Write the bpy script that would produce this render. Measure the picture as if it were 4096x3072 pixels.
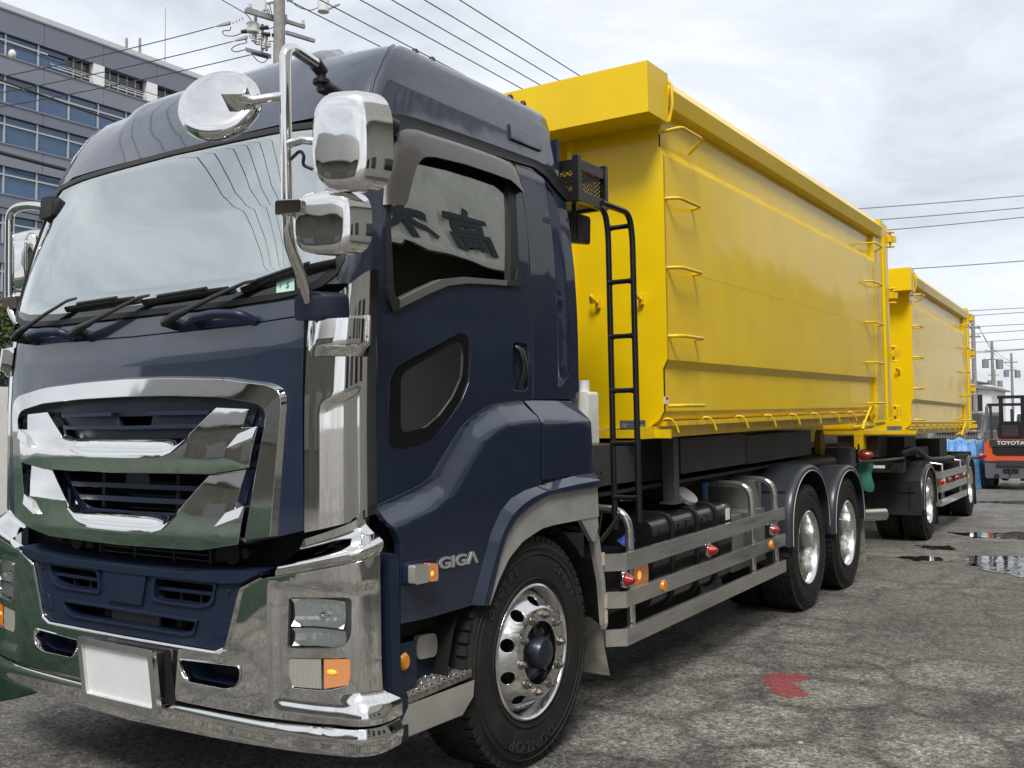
import bpy, bmesh, math, random
from math import sin, cos, pi, radians, sqrt
from mathutils import Vector, Matrix
from mathutils.geometry import tessellate_polygon

random.seed(7)
S = bpy.context.scene
COL = S.collection
for o in list(bpy.data.objects):
    bpy.data.objects.remove(o)

# ------------------------------------------------------------ camera
cd = bpy.data.cameras.new('camera'); CAM = bpy.data.objects.new('camera', cd); COL.objects.link(CAM)
cd.sensor_width = 36.0; cd.sensor_fit = 'HORIZONTAL'; cd.lens = 34.216
cd.clip_start = 0.05; cd.clip_end = 3000
CAM.matrix_world = Matrix(((0.83716, 0.031, 0.54609, 2.37897),
                           (0.54691, -0.03282, -0.83655, -3.80619),
                           (-0.00801, 0.99898, -0.04443, 1.53086),
                           (0, 0, 0, 1)))
S.camera = CAM

# ------------------------------------------------------------ sky and sun
SUN_EL, SUN_AZ = radians(52), radians(150)     # azimuth clockwise from +Y
world = bpy.data.worlds.new('World'); S.world = world; world.use_nodes = True
wt = world.node_tree; wn = wt.nodes; wl = wt.links; wn.clear()
wo = wn.new('ShaderNodeOutputWorld')
sky = wn.new('ShaderNodeTexSky'); sky.sky_type = 'NISHITA'; sky.sun_disc = False
sky.sun_elevation = SUN_EL; sky.sun_rotation = SUN_AZ; sky.air_density = 1.0; sky.dust_density = 2.0
bg1 = wn.new('ShaderNodeBackground'); bg1.inputs[1].default_value = 0.10
wl.new(sky.outputs[0], bg1.inputs[0])
tc = wn.new('ShaderNodeTexCoord'); mp = wn.new('ShaderNodeMapping'); mp.inputs['Scale'].default_value = (1.0, 1.0, 2.6)
mp.inputs['Location'].default_value = (0.4, 1.3, 0.2)
wl.new(tc.outputs['Generated'], mp.inputs[0])
n1 = wn.new('ShaderNodeTexNoise'); n1.inputs['Scale'].default_value = 3.0; n1.inputs['Detail'].default_value = 9
n1.inputs['Roughness'].default_value = 0.60; n1.inputs['Distortion'].default_value = 0.35
wl.new(mp.outputs[0], n1.inputs['Vector'])
cr = wn.new('ShaderNodeValToRGB'); cr.color_ramp.elements[0].position = 0.35; cr.color_ramp.elements[1].position = 0.67
cr.color_ramp.elements[0].color = (0.50, 0.53, 0.58, 1); cr.color_ramp.elements[1].color = (0.79, 0.81, 0.835, 1)
e = cr.color_ramp.elements.new(0.5); e.color = (0.655, 0.685, 0.73, 1)
wl.new(n1.outputs[0], cr.inputs[0])
bg2 = wn.new('ShaderNodeBackground'); bg2.inputs[1].default_value = 0.64
wl.new(cr.outputs[0], bg2.inputs[0])
mx = wn.new('ShaderNodeMixShader'); mx.inputs[0].default_value = 0.90
wl.new(bg1.outputs[0], mx.inputs[1]); wl.new(bg2.outputs[0], mx.inputs[2]); wl.new(mx.outputs[0], wo.inputs[0])
sd = bpy.data.lights.new('sun', 'SUN'); sd.energy = 1.5; sd.angle = radians(18); sd.color = (1.0, 0.96, 0.9)
SUNO = bpy.data.objects.new('sun', sd); COL.objects.link(SUNO)
SUNO.rotation_euler = (pi/2 - SUN_EL, 0, -SUN_AZ + pi); SUNO.location = (0, 0, 40)
# a sun lamp shines along its -Z; tilt it so that it comes from the azimuth above
dvec = Vector((sin(SUN_AZ)*cos(SUN_EL), cos(SUN_AZ)*cos(SUN_EL), sin(SUN_EL)))
SUNO.rotation_euler = dvec.to_track_quat('Z', 'Y').to_euler()
S.view_settings.view_transform = 'Standard'; S.view_settings.look = 'None'
S.view_settings.exposure = 1.06
S.cycles.max_bounces = 8; S.cycles.diffuse_bounces = 3; S.cycles.glossy_bounces = 5; S.cycles.transparent_max_bounces = 10; S.cycles.transmission_bounces = 4; S.view_settings.gamma = 1.0; S.view_settings.use_curve_mapping = False

# ------------------------------------------------------------ materials
MATS = {}
def _n(t, kind, **kw):
    n = t.nodes.new(kind)
    for k, v in kw.items():
        if k in n.inputs: n.inputs[k].default_value = v
        else: setattr(n, k, v)
    return n
def mat(name, col, rough=0.5, metal=0.0, coat=0.0, coat_rough=0.05, bevel=0.0, var=0.0, vscale=6.0, bump=0.0, bscale=40.0,
        rvar=0.0, wave=0.0, wscale=1.2, spec=0.5, emit=None, estr=0.0, cior=1.5, trans=0.0, ior=1.45, aniso=None, dirt=None):
    if name in MATS: return MATS[name]
    m = bpy.data.materials.new(name); m.use_nodes = True; t = m.node_tree; t.nodes.clear()
    out = _n(t, 'ShaderNodeOutputMaterial'); p = _n(t, 'ShaderNodeBsdfPrincipled'); t.links.new(p.outputs[0], out.inputs[0])
    p.inputs['Base Color'].default_value = (*col, 1); p.inputs['Roughness'].default_value = rough
    p.inputs['Metallic'].default_value = metal; p.inputs['Coat Weight'].default_value = coat
    p.inputs['Coat Roughness'].default_value = coat_rough; p.inputs['Specular IOR Level'].default_value = spec
    p.inputs['Coat IOR'].default_value = cior; p.inputs['IOR'].default_value = ior; p.inputs['Transmission Weight'].default_value = trans
    if emit: p.inputs['Emission Color'].default_value = (*emit, 1); p.inputs['Emission Strength'].default_value = estr
    tcn = _n(t, 'ShaderNodeTexCoord')
    if var > 0 or rvar > 0 or dirt:
        nz = _n(t, 'ShaderNodeTexNoise', Scale=vscale, Detail=7.0, Roughness=0.62)
        if aniso:
            mpn = _n(t, 'ShaderNodeMapping'); mpn.inputs['Scale'].default_value = aniso
            t.links.new(tcn.outputs['Object'], mpn.inputs[0]); t.links.new(mpn.outputs[0], nz.inputs['Vector'])
        else: t.links.new(tcn.outputs['Object'], nz.inputs['Vector'])
        if var > 0 or dirt:
            ramp = _n(t, 'ShaderNodeValToRGB'); ramp.color_ramp.elements[0].position = 0.36; ramp.color_ramp.elements[1].position = 0.68
            lo = dirt if dirt else tuple(max(0, c*(1-var)) for c in col); hi = tuple(min(1, c*(1+var*0.7)) for c in col)
            ramp.color_ramp.elements[0].color = (*lo, 1); ramp.color_ramp.elements[1].color = (*hi, 1)
            t.links.new(nz.outputs[0], ramp.inputs[0]); t.links.new(ramp.outputs[0], p.inputs['Base Color'])
        if rvar > 0:
            mr = _n(t, 'ShaderNodeMapRange'); mr.inputs[1].default_value = 0.3; mr.inputs[2].default_value = 0.7
            mr.inputs[3].default_value = max(0.01, rough-rvar); mr.inputs[4].default_value = min(1, rough+rvar)
            t.links.new(nz.outputs[0], mr.inputs[0]); t.links.new(mr.outputs[0], p.inputs['Roughness'])
    last = None
    if bevel > 0:
        bv = _n(t, 'ShaderNodeBevel'); bv.samples = 4; bv.inputs['Radius'].default_value = bevel; last = bv.outputs[0]
    if wave > 0:
        nw = _n(t, 'ShaderNodeTexNoise', Scale=wscale, Detail=2.0); t.links.new(tcn.outputs['Object'], nw.inputs['Vector'])
        bp = _n(t, 'ShaderNodeBump'); bp.inputs['Strength'].default_value = 1.0; bp.inputs['Distance'].default_value = wave
        t.links.new(nw.outputs[0], bp.inputs['Height'])
        if last: t.links.new(last, bp.inputs['Normal'])
        last = bp.outputs[0]
    if bump > 0:
        nb = _n(t, 'ShaderNodeTexNoise', Scale=bscale, Detail=4.0); t.links.new(tcn.outputs['Object'], nb.inputs['Vector'])
        bp2 = _n(t, 'ShaderNodeBump'); bp2.inputs['Strength'].default_value = 1.0; bp2.inputs['Distance'].default_value = bump
        t.links.new(nb.outputs[0], bp2.inputs['Height'])
        if last: t.links.new(last, bp2.inputs['Normal'])
        last = bp2.outputs[0]
    if last:
        t.links.new(last, p.inputs['Normal']); t.links.new(last, p.inputs['Coat Normal'])
    MATS[name] = m
    return m
def glass(name, tint, refl=0.1, rough=0.0, ior=1.5):
    """thin pane: see-through with a tint, mirror reflection that grows at grazing angles"""
    m = bpy.data.materials.new(name); m.use_nodes = True; t = m.node_tree; t.nodes.clear()
    out = _n(t, 'ShaderNodeOutputMaterial'); tr = _n(t, 'ShaderNodeBsdfTransparent'); tr.inputs[0].default_value = (*tint, 1)
    gl = _n(t, 'ShaderNodeBsdfGlossy'); gl.inputs['Roughness'].default_value = rough; gl.inputs['Color'].default_value = (0.93, 0.97, 0.95, 1)
    fr = _n(t, 'ShaderNodeFresnel'); fr.inputs[0].default_value = ior
    ad = _n(t, 'ShaderNodeMath', operation='ADD'); ad.use_clamp = True; ad.inputs[1].default_value = refl
    t.links.new(fr.outputs[0], ad.inputs[0])
    tcn = _n(t, 'ShaderNodeTexCoord'); nw = _n(t, 'ShaderNodeTexNoise', Scale=1.5, Detail=1.0); t.links.new(tcn.outputs['Object'], nw.inputs['Vector'])
    bp = _n(t, 'ShaderNodeBump'); bp.inputs['Distance'].default_value = 0.0014; t.links.new(nw.outputs[0], bp.inputs['Height'])
    t.links.new(bp.outputs[0], gl.inputs['Normal'])
    mxn = _n(t, 'ShaderNodeMixShader'); t.links.new(ad.outputs[0], mxn.inputs[0]); t.links.new(tr.outputs[0], mxn.inputs[1])
    t.links.new(gl.outputs[0], mxn.inputs[2]); t.links.new(mxn.outputs[0], out.inputs[0])
    MATS[name] = m
    return m

NAVY = mat('navy_paint', (0.0070, 0.0155, 0.040), 0.42, 0, 1.0, 0.035, cior=1.68, bevel=0.005, wave=0.0006, wscale=3.0, rvar=0.06, vscale=9)
NAVYP = mat('navy_plastic', (0.0090, 0.0170, 0.042), 0.45, 0, 0.15, 0.2, bevel=0.004, bump=0.0004, bscale=300, rvar=0.08)
CHROME = mat('chrome_plate', (0.80, 0.79, 0.77), 0.035, 1.0, bevel=0.004, wave=0.0010, wscale=4.0, rvar=0.03, vscale=5)
STEEL = mat('polished_stainless', (0.60, 0.59, 0.565), 0.13, 0.85, bevel=0.003, var=0.12, rvar=0.08, vscale=3.5, wave=0.0015, wscale=3, aniso=(6, 0.6, 6))
SATIN = mat('satin_stainless', (0.60, 0.59, 0.56), 0.34, 0.62, bevel=0.003, var=0.10, rvar=0.10, vscale=5, wave=0.001, wscale=3)
ALU = mat('polished_aluminium', (0.76, 0.76, 0.75), 0.21, 1.0, bevel=0.002, rvar=0.09, vscale=14, var=0.12)
RUBBER = mat('tyre_rubber', (0.022, 0.021, 0.020), 0.72, 0, spec=0.35, var=0.35, vscale=7, rvar=0.08, bump=0.0005, bscale=160)
RUBTXT = mat('tyre_lettering', (0.036, 0.035, 0.034), 0.6, spec=0.4)
BLACKP = mat('black_plastic', (0.014, 0.014, 0.015), 0.45, bevel=0.003, rvar=0.1, vscale=12)
BLACKG = mat('black_gloss_paint', (0.010, 0.010, 0.011), 0.28, 0, 0.4, 0.08, bevel=0.003)
DARK = mat('dark_chassis', (0.018, 0.018, 0.019), 0.62, var=0.4, vscale=5, dirt=(0.03, 0.027, 0.024))
GREYD = mat('grey_chassis_paint', (0.055, 0.056, 0.056), 0.5, var=0.25, vscale=3, bevel=0.004)
VOID = mat('deep_black_interior', (0.006, 0.006, 0.006), 0.8)
YELLOW = mat('yellow_gloss_paint', (0.88, 0.595, 0.004), 0.40, 0, 0.40, 0.045, cior=1.5, spec=0.20, bevel=0.006, wave=0.009, wscale=1.1, var=0.05, vscale=2.5, bump=0.00025, bscale=90)
YELLOWF = mat('yellow_paint_flat_parts', (0.83, 0.56, 0.005), 0.42, 0, 0.35, 0.12, bevel=0.003, var=0.12, vscale=14)
SMOKE = mat('smoked_acrylic', (0.055, 0.047, 0.043), 0.22, 0, 0.6, 0.1, bevel=0.004)
SEALM = mat('rubber_seal', (0.012, 0.012, 0.012), 0.5, bevel=0.003)
TRIMG = mat('grey_window_trim', (0.16, 0.155, 0.15), 0.35, 0.3, bevel=0.003)
DARKGLASSFR = mat('black_ceramic_glass_edge', (0.012, 0.013, 0.012), 0.06, 0, 0.5, 0.02)
WHITE = mat('white_paint', (0.78, 0.78, 0.77), 0.45, var=0.06, vscale=8)
PLATEW = mat('white_cover_plate', (0.80, 0.81, 0.82), 0.40, var=0.05, vscale=7)
WHITEP = mat('white_translucent_plastic', (0.70, 0.70, 0.64), 0.45, var=0.12, vscale=9)
AMBER = mat('amber_lens', (0.78, 0.22, 0.01), 0.12, 0, 0.6, 0.03, bump=0.001, bscale=120)
AMBERLIT = mat('amber_lens_lit', (0.60, 0.26, 0.11), 0.12, 0, 0.6, 0.03, emit=(1.0, 0.30, 0.02), estr=0.05)
AMBERBULB = mat('amber_bulb_lit', (1, 0.5, 0.05), 0.3, emit=(1.0, 0.36, 0.04), estr=0.45)
ORANGERF = mat('orange_reflector', (0.75, 0.27, 0.02), 0.18, 0, 0.5)
REDLENS = mat('red_lens', (0.40, 0.018, 0.014), 0.16, 0, 0.7, 0.03, bump=0.003, bscale=70, var=0.45, vscale=40)
LENSCLR = mat('frosted_clear_lens', (0.42, 0.41, 0.37), 0.12, 0.25, 0.8, 0.03, bump=0.0012, bscale=150)
LAMPREF = mat('lamp_reflector', (0.93, 0.93, 0.92), 0.14, 0.30)
BLUECAP = mat('blue_plastic_cap', (0.06, 0.09, 0.42), 0.35, bevel=0.002)
INTER = mat('cab_interior_grey', (0.20, 0.205, 0.195), 0.75, var=0.15)
INTERL = mat('cab_interior_light', (0.46, 0.47, 0.44), 0.8, var=0.1)
CLOTHB = mat('dark_work_jacket', (0.020, 0.024, 0.035), 0.85, bump=0.002, bscale=60)
SKIN = mat('skin', (0.42, 0.25, 0.17), 0.5)
HAIR = mat('dark_hair', (0.012, 0.010, 0.009), 0.55, bump=0.003, bscale=150)
WINDSH = glass('windscreen_glass', (0.78, 0.86, 0.81), refl=0.52, ior=1.6)
SIDEGL = glass('door_glass', (0.20, 0.23, 0.21), refl=0.42, ior=1.55)
CLEARGL = glass('lamp_cover_glass', (0.92, 0.94, 0.93), refl=0.02, ior=1.45)
SMOKEGL = glass('smoked_visor_glass', (0.10, 0.085, 0.08), refl=0.05, ior=1.45)
STICK = mat('pale_green_sticker', (0.55, 0.82, 0.72), 0.5)
INK = mat('dark_print', (0.03, 0.04, 0.05), 0.6)
SILVERTXT = mat('silver_lettering', (0.62, 0.62, 0.62), 0.3, 0.6)

# ------------------------------------------------------------ mesh building
class B:
    def __init__(self): self.v = []; self.f = []
    def add(self, v, f):
        k = len(self.v); self.v += [tuple(p) for p in v]; self.f += [tuple(i+k for i in q) for q in f]; return self
    def box(self, lo, hi):
        x0, y0, z0 = lo; x1, y1, z1 = hi
        return self.add([(x0,y0,z0),(x1,y0,z0),(x1,y1,z0),(x0,y1,z0),(x0,y0,z1),(x1,y0,z1),(x1,y1,z1),(x0,y1,z1)],
                        [(0,3,2,1),(4,5,6,7),(0,1,5,4),(1,2,6,5),(2,3,7,6),(3,0,4,7)])
    def obox(self, c, ax, ay, az):
        """box round c with half-axes as vectors"""
        c = Vector(c); ax = Vector(ax); ay = Vector(ay); az = Vector(az); vs = []
        for sz in (-1, 1):
            for sx, sy in ((-1,-1),(1,-1),(1,1),(-1,1)): vs.append(c+ax*sx+ay*sy+az*sz)
        return self.add(vs, [(0,3,2,1),(4,5,6,7),(0,1,5,4),(1,2,6,5),(2,3,7,6),(3,0,4,7)])
    def cyl(self, p0, p1, r0, r1=None, n=20, caps=True):
        r1 = r0 if r1 is None else r1
        p0 = Vector(p0); p1 = Vector(p1); d = (p1-p0).normalized()
        a = d.orthogonal().normalized(); b = d.cross(a); vs = []
        for p, r in ((p0, r0), (p1, r1)):
            for i in range(n):
                t = 2*pi*i/n; vs.append(p+a*(r*cos(t))+b*(r*sin(t)))
        fs = [(i, (i+1) % n, n+(i+1) % n, n+i) for i in range(n)]
        if caps: fs += [tuple(range(n-1, -1, -1)), tuple(range(n, 2*n))]
        return self.add(vs, fs)
    def tube(self, pts, r, n=12, closed=False, flat=1.0):
        pts = [Vector(p) for p in pts]; m = len(pts); vs = []; prev = None
        rr = r if isinstance(r, (list, tuple)) else [r]*m
        for i, p in enumerate(pts):
            if closed: d = (pts[(i+1) % m]-pts[i-1]).normalized()
            else: d = (pts[min(i+1, m-1)]-pts[max(i-1, 0)]).normalized()
            if prev is None: a = d.orthogonal().normalized()
            else:
                a = prev-d*prev.dot(d); a = a.normalized() if a.length > 1e-6 else d.orthogonal().normalized()
            prev = a; b = d.cross(a)
            for k in range(n):
                t = 2*pi*k/n; vs.append(p+a*(rr[i]*cos(t))+b*(rr[i]*sin(t)*flat))
        fs = []
        for i in range(m if closed else m-1):
            j = (i+1) % m
            for k in range(n): fs.append((i*n+k, i*n+(k+1) % n, j*n+(k+1) % n, j*n+k))
        if not closed: fs += [tuple(range(n-1, -1, -1)), tuple(range((m-1)*n, m*n))]
        return self.add(vs, fs)
    def lathe(self, prof, n=48, o=(0,0,0), axis='X', flip=1):
        vs = []; o = Vector(o)
        for r, h in prof:
            for k in range(n):
                t = 2*pi*k/n; a, b = r*cos(t), r*sin(t)
                vs.append(o+(Vector((h*flip, a, b)) if axis == 'X' else Vector((a, h*flip, b)) if axis == 'Y' else Vector((a, b, h*flip))))
        fs = [(i*n+k, i*n+(k+1) % n, (i+1)*n+(k+1) % n, (i+1)*n+k) for i in range(len(prof)-1) for k in range(n)]
        return self.add(vs, fs)
    def strip(self, A, Bp):
        m = len(A); return self.add(list(A)+list(Bp), [(i, i+1, m+i+1, m+i) for i in range(m-1)])
    def grid(self, rows):
        m = len(rows[0]); vs = [p for r in rows for p in r]
        return self.add(vs, [(i*m+k, i*m+k+1, (i+1)*m+k+1, (i+1)*m+k) for i in range(len(rows)-1) for k in range(m-1)])
    def prism(self, poly, fn, d0, d1):
        """poly: 2D outline; fn(a, b, d) -> 3D; extruded from d0 to d1, capped"""
        n = len(poly); vs = [fn(a, b, d0) for a, b in poly]+[fn(a, b, d1) for a, b in poly]
        tri = tessellate_polygon([[Vector((a, b, 0)) for a, b in poly]])
        fs = [(i, (i+1) % n, n+(i+1) % n, n+i) for i in range(n)]
        fs += [tuple(t) for t in tri]+[tuple(n+i for i in t[::-1]) for t in tri]
        return self.add(vs, fs)
    def out(self, name, m, parent=None, smooth=38, mirror=None, fixn=True):
        me = bpy.data.meshes.new(name); v = self.v
        if mirror is not None: v = [(2*mirror-p[0], p[1], p[2]) for p in v]
        me.from_pydata([tuple(p) for p in v], [], self.f); me.validate()
        if fixn:
            bm = bmesh.new(); bm.from_mesh(me); bmesh.ops.remove_doubles(bm, verts=bm.verts, dist=1e-5)
            bmesh.ops.recalc_face_normals(bm, faces=bm.faces); bm.to_mesh(me); bm.free()
        return link(name, me, m, parent, smooth)
def link(name, me, m, parent=None, smooth=38):
    if m is not None: me.materials.clear(); me.materials.append(m)
    me.shade_smooth()
    if smooth < 180: me.set_sharp_from_angle(angle=radians(smooth))
    o = bpy.data.objects.new(name, me); COL.objects.link(o)
    if parent is not None: o.parent = parent
    return o
def again(src, parent=None, loc=None, rot=None, name=None, scale=None):
    """a further copy of a mesh object (shares its mesh data), with copies of its children"""
    c = src.copy(); COL.objects.link(c); c.parent = parent if parent is not None else src.parent
    if loc is not None: c.location = loc
    if rot is not None: c.rotation_euler = rot
    if scale is not None: c.scale = scale
    for ch in src.children: again(ch, c)
    return c
def thing(name, label, cat, loc=(0,0,0), rot=(0,0,0), group=None):
    o = bpy.data.objects.new(name, None); COL.objects.link(o); o.empty_display_size = 0.2
    o.location = loc; o.rotation_euler = rot; return tag(o, label, cat, group)
def tag(o, label, cat, group=None):
    o['label'] = label; o['category'] = cat
    if group: o['group'] = group
    return o
def struct(o, label=None, kind='structure'):
    o['kind'] = kind
    if label: o['label'] = label
    return o
def rounded(pts, r, n=5):
    """round the corners of a 2D loop"""
    out = []; m = len(pts); rr = r if isinstance(r, (list, tuple)) else [r]*m
    for i in range(m):
        p0 = Vector(pts[i-1]); p = Vector(pts[i]); p1 = Vector(pts[(i+1) % m])
        a = p0-p; b = p1-p; d = min(rr[i], a.length*0.48, b.length*0.48)
        if d < 1e-4: out.append(tuple(p)); continue
        s = p+a.normalized()*d; e_ = p+b.normalized()*d
        for k in range(n+1):
            t = k/n; q = s*(1-t)**2+p*2*t*(1-t)+e_*t*t; out.append((q.x, q.y))
    return out
def panel(name, loops, fn, m, parent=None, step=0.06, thick=0.006, off=0.0, mirror=None, smooth=38, raw=False, extra=None):
    """sheet with outline loops[0] and holes loops[1:], bent onto the surface fn(a, b, off) and given thickness"""
    vl = [[Vector((a, b, 0)) for a, b in L] for L in loops]
    flat = [p for L in vl for p in L]
    tri = tessellate_polygon(vl)
    bm = bmesh.new(); vs = [bm.verts.new(p) for p in flat]
    for t in tri:
        try: bm.faces.new([vs[i] for i in t])
        except ValueError: pass
    bmesh.ops.dissolve_limit(bm, angle_limit=0.01, verts=bm.verts, edges=bm.edges, delimit=set())
    A = [p.x for p in flat]; Bq = [p.y for p in flat]
    sa, sb = step if isinstance(step, tuple) else (step, step)
    for ax, lo, hi, st in ((0, min(A), max(A), sa), (1, min(Bq), max(Bq), sb)):
        k = math.floor(lo/st)+1
        while k*st < hi-1e-4:
            co = Vector((k*st, 0, 0)) if ax == 0 else Vector((0, k*st, 0)); no = Vector((1, 0, 0)) if ax == 0 else Vector((0, 1, 0))
            bmesh.ops.bisect_plane(bm, geom=bm.verts[:]+bm.edges[:]+bm.faces[:], dist=1e-5, plane_co=co, plane_no=no)
            k += 1
    bmesh.ops.remove_doubles(bm, verts=bm.verts, dist=2e-5)
    bmesh.ops.triangulate(bm, faces=[f for f in bm.faces if len(f.verts) > 4])
    bm.verts.index_update()
    P = [(v.co.x, v.co.y) for v in bm.verts]; F = [[v.index for v in f.verts] for f in bm.faces]
    edge = [(e_.verts[0].index, e_.verts[1].index) for e_ in bm.edges if len(e_.link_faces) == 1]
    bm.free()
    ex = extra if extra else (lambda a, b: 0.0)
    V = [fn(a, b, off+ex(a, b)) for a, b in P]; n = len(V)
    if thick > 0:
        V += [fn(a, b, off+ex(a, b)-thick) for a, b in P]
        F = F+[[n+i for i in q[::-1]] for q in F]+[[i, j, n+j, n+i] for i, j in edge]
    b = B(); b.add(V, F)
    return b if raw else b.out(name, m, parent, smooth, mirror)
def interp(x, X, Y):
    if x <= X[0]: return Y[0]
    for i in range(1, len(X)):
        if x <= X[i]:
            t = (x-X[i-1])/(X[i]-X[i-1]); return Y[i-1]+(Y[i]-Y[i-1])*t
    return Y[-1]
def sm(t): t = max(0.0, min(1.0, t)); return t*t*(3-2*t)
def text_mesh(s, size=1.0, depth=0.004, sx=1.0, res=3, bold=0.0, align='CENTER'):
    cu = bpy.data.curves.new('txt', 'FONT'); cu.body = s; cu.size = size; cu.extrude = depth/2; cu.align_x = align; cu.align_y = 'CENTER'
    cu.resolution_u = res; cu.offset = bold
    o = bpy.data.objects.new('txt', cu); COL.objects.link(o); dg = bpy.context.evaluated_depsgraph_get()
    me = bpy.data.meshes.new_from_object(o.evaluated_get(dg)); bpy.data.objects.remove(o); bpy.data.curves.remove(cu)
    for v in me.vertices: v.co.x *= sx
    return me
def text_obj(name, s, m, parent, size, loc, xdir, ydir, depth=0.003, sx=1.0, bold=0.0):
    me = text_mesh(s, size, depth, sx, bold=bold); X = Vector(xdir).normalized(); Y = Vector(ydir).normalized(); Z = X.cross(Y)
    me.transform(Matrix((X, Y, Z)).transposed().to_4x4()); me.transform(Matrix.Translation(Vector(loc)))
    return link(name, me, m, parent, 30)
def bez(p0, p1, p2, n=8):
    p0, p1, p2 = Vector(p0), Vector(p1), Vector(p2)
    return [p0*(1-k/n)**2+p1*2*(k/n)*(1-k/n)+p2*(k/n)**2 for k in range(n+1)]
def fillet(pts, r, n=6):
    """polyline in 3D with its corners rounded"""
    pts = [Vector(p) for p in pts]; out = [pts[0]]
    for i in range(1, len(pts)-1):
        a = pts[i-1]-pts[i]; b = pts[i+1]-pts[i]; d = min(r, a.length*0.49, b.length*0.49)
        out += bez(pts[i]+a.normalized()*d, pts[i], pts[i]+b.normalized()*d, n)
    return out+[pts[-1]]
# ============================================================ GROUND
def asphalt():
    m = bpy.data.materials.new('worn_asphalt'); m.use_nodes = True; t = m.node_tree; t.nodes.clear()
    out = _n(t, 'ShaderNodeOutputMaterial'); p = _n(t, 'ShaderNodeBsdfPrincipled'); t.links.new(p.outputs[0], out.inputs[0])
    tcn = _n(t, 'ShaderNodeTexCoord'); co = tcn.outputs['Object']
    def noise(sc, det=5.0, ro=.6): n_ = _n(t, 'ShaderNodeTexNoise', Scale=sc, Detail=det, Roughness=ro); t.links.new(co, n_.inputs['Vector']); return n_.outputs[0]
    def ramp(src, a, c, ca, cb):
        r_ = _n(t, 'ShaderNodeValToRGB'); r_.color_ramp.elements[0].position = a; r_.color_ramp.elements[1].position = c
        r_.color_ramp.elements[0].color = (*ca, 1); r_.color_ramp.elements[1].color = (*cb, 1); t.links.new(src, r_.inputs[0]); return r_.outputs[0]
    def mixc(fac, a, c, mode='MIX'):
        n_ = _n(t, 'ShaderNodeMix'); n_.data_type = 'RGBA'; n_.blend_type = mode
        if hasattr(fac, 'is_linked') or not isinstance(fac, float): t.links.new(fac, n_.inputs[0])
        else: n_.inputs[0].default_value = fac
        t.links.new(a, n_.inputs[6]); t.links.new(c, n_.inputs[7]); return n_.outputs[2]
    base = ramp(noise(1.1, 6), .3, .72, (.105, .104, .101), (.168, .165, .157))
    def cells(sc_, lo, hi):
        v_ = _n(t, 'ShaderNodeTexVoronoi', Scale=sc_); t.links.new(co, v_.inputs['Vector']); bw = _n(t, 'ShaderNodeSeparateColor'); t.links.new(v_.outputs['Color'], bw.inputs[0]); return ramp(bw.outputs[0], .05, .95, lo, hi)
    fine = mixc(1.0, mixc(1.0, cells(62, (.50, .50, .50), (1.55, 1.53, 1.48)), cells(150, (.55, .55, .55), (1.45, 1.43, 1.40)), 'MULTIPLY'), ramp(noise(22, 5, .75), .3, .7, (.62, .62, .62), (1.36, 1.34, 1.30)), 'MULTIPLY')
    c1 = mixc(1.0, base, fine, 'MULTIPLY')
    # worn pale islands between dark joints
    wv = _n(t, 'ShaderNodeTexNoise', Scale=3.0, Detail=5.0, Roughness=.7); t.links.new(co, wv.inputs['Vector'])
    ad = _n(t, 'ShaderNodeMix'); ad.data_type = 'RGBA'; ad.inputs[0].default_value = .22; t.links.new(co, ad.inputs[6]); t.links.new(wv.outputs[1], ad.inputs[7])
    vo = _n(t, 'ShaderNodeTexVoronoi', Scale=2.1); vo.feature = 'DISTANCE_TO_EDGE'; t.links.new(ad.outputs[2], vo.inputs['Vector'])
    isl = ramp(vo.outputs[0], .03, .15, (0, 0, 0), (1, 1, 1)); big0 = ramp(noise(.45, 3, .5), .40, .58, (0, 0, 0), (1, 1, 1))
    vd = _n(t, 'ShaderNodeVectorMath', operation='DISTANCE'); vd.inputs[1].default_value = (1.75, .1, 0); t.links.new(ad.outputs[2], vd.inputs[0])
    mrg = _n(t, 'ShaderNodeMapRange'); mrg.inputs[1].default_value = 1.0; mrg.inputs[2].default_value = 2.7; mrg.inputs[3].default_value = 1.0; mrg.inputs[4].default_value = 0.0; t.links.new(vd.outputs['Value'], mrg.inputs[0])
    big = mixc(mrg.outputs[0], mixc(1.0, big0, ramp(noise(.2), .0, 1.0, (.42, .42, .42), (.42, .42, .42)), 'MULTIPLY'), ramp(noise(1.3, 4, .6), .34, .46, (.25, .25, .25), (1, 1, 1)))
    br = ramp(noise(9, 7, .75), .36, .62, (.05, .05, .05), (1, 1, 1))
    msk = mixc(1.0, mixc(1.0, isl, big, 'MULTIPLY'), br, 'MULTIPLY')
    pale0 = ramp(noise(2.3, 4), .3, .7, (.31, .302, .276), (.48, .465, .42))
    pale = mixc(1.0, pale0, fine, 'MULTIPLY')
    sc = _n(t, 'ShaderNodeMath', operation='MULTIPLY'); sc.inputs[1].default_value = .85; t.links.new(msk, sc.inputs[0])
    c2 = mixc(sc.outputs[0], c1, pale)
    # broken dark joints and stains
    ck = ramp(vo.outputs[0], .0, .05, (.58, .58, .59), (1, 1, 1)); ckm = ramp(noise(2.6, 5, .7), .40, .55, (0, 0, 0), (1, 1, 1)); one = _n(t, 'ShaderNodeRGB'); one.outputs[0].default_value = (1, 1, 1, 1)
    c3 = mixc(1.0, c2, mixc(ckm, one.outputs[0], ck), 'MULTIPLY')
    c3 = mixc(1.0, c3, ramp(noise(.8, 6, .65), .34, .60, (.80, .80, .81), (1.04, 1.04, 1.03)), 'MULTIPLY')
    # single bright stones
    vs_ = _n(t, 'ShaderNodeTexVoronoi', Scale=120.0); t.links.new(co, vs_.inputs['Vector']); st = ramp(vs_.outputs[0], .12, .2, (1, 1, 1), (0, 0, 0))
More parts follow.
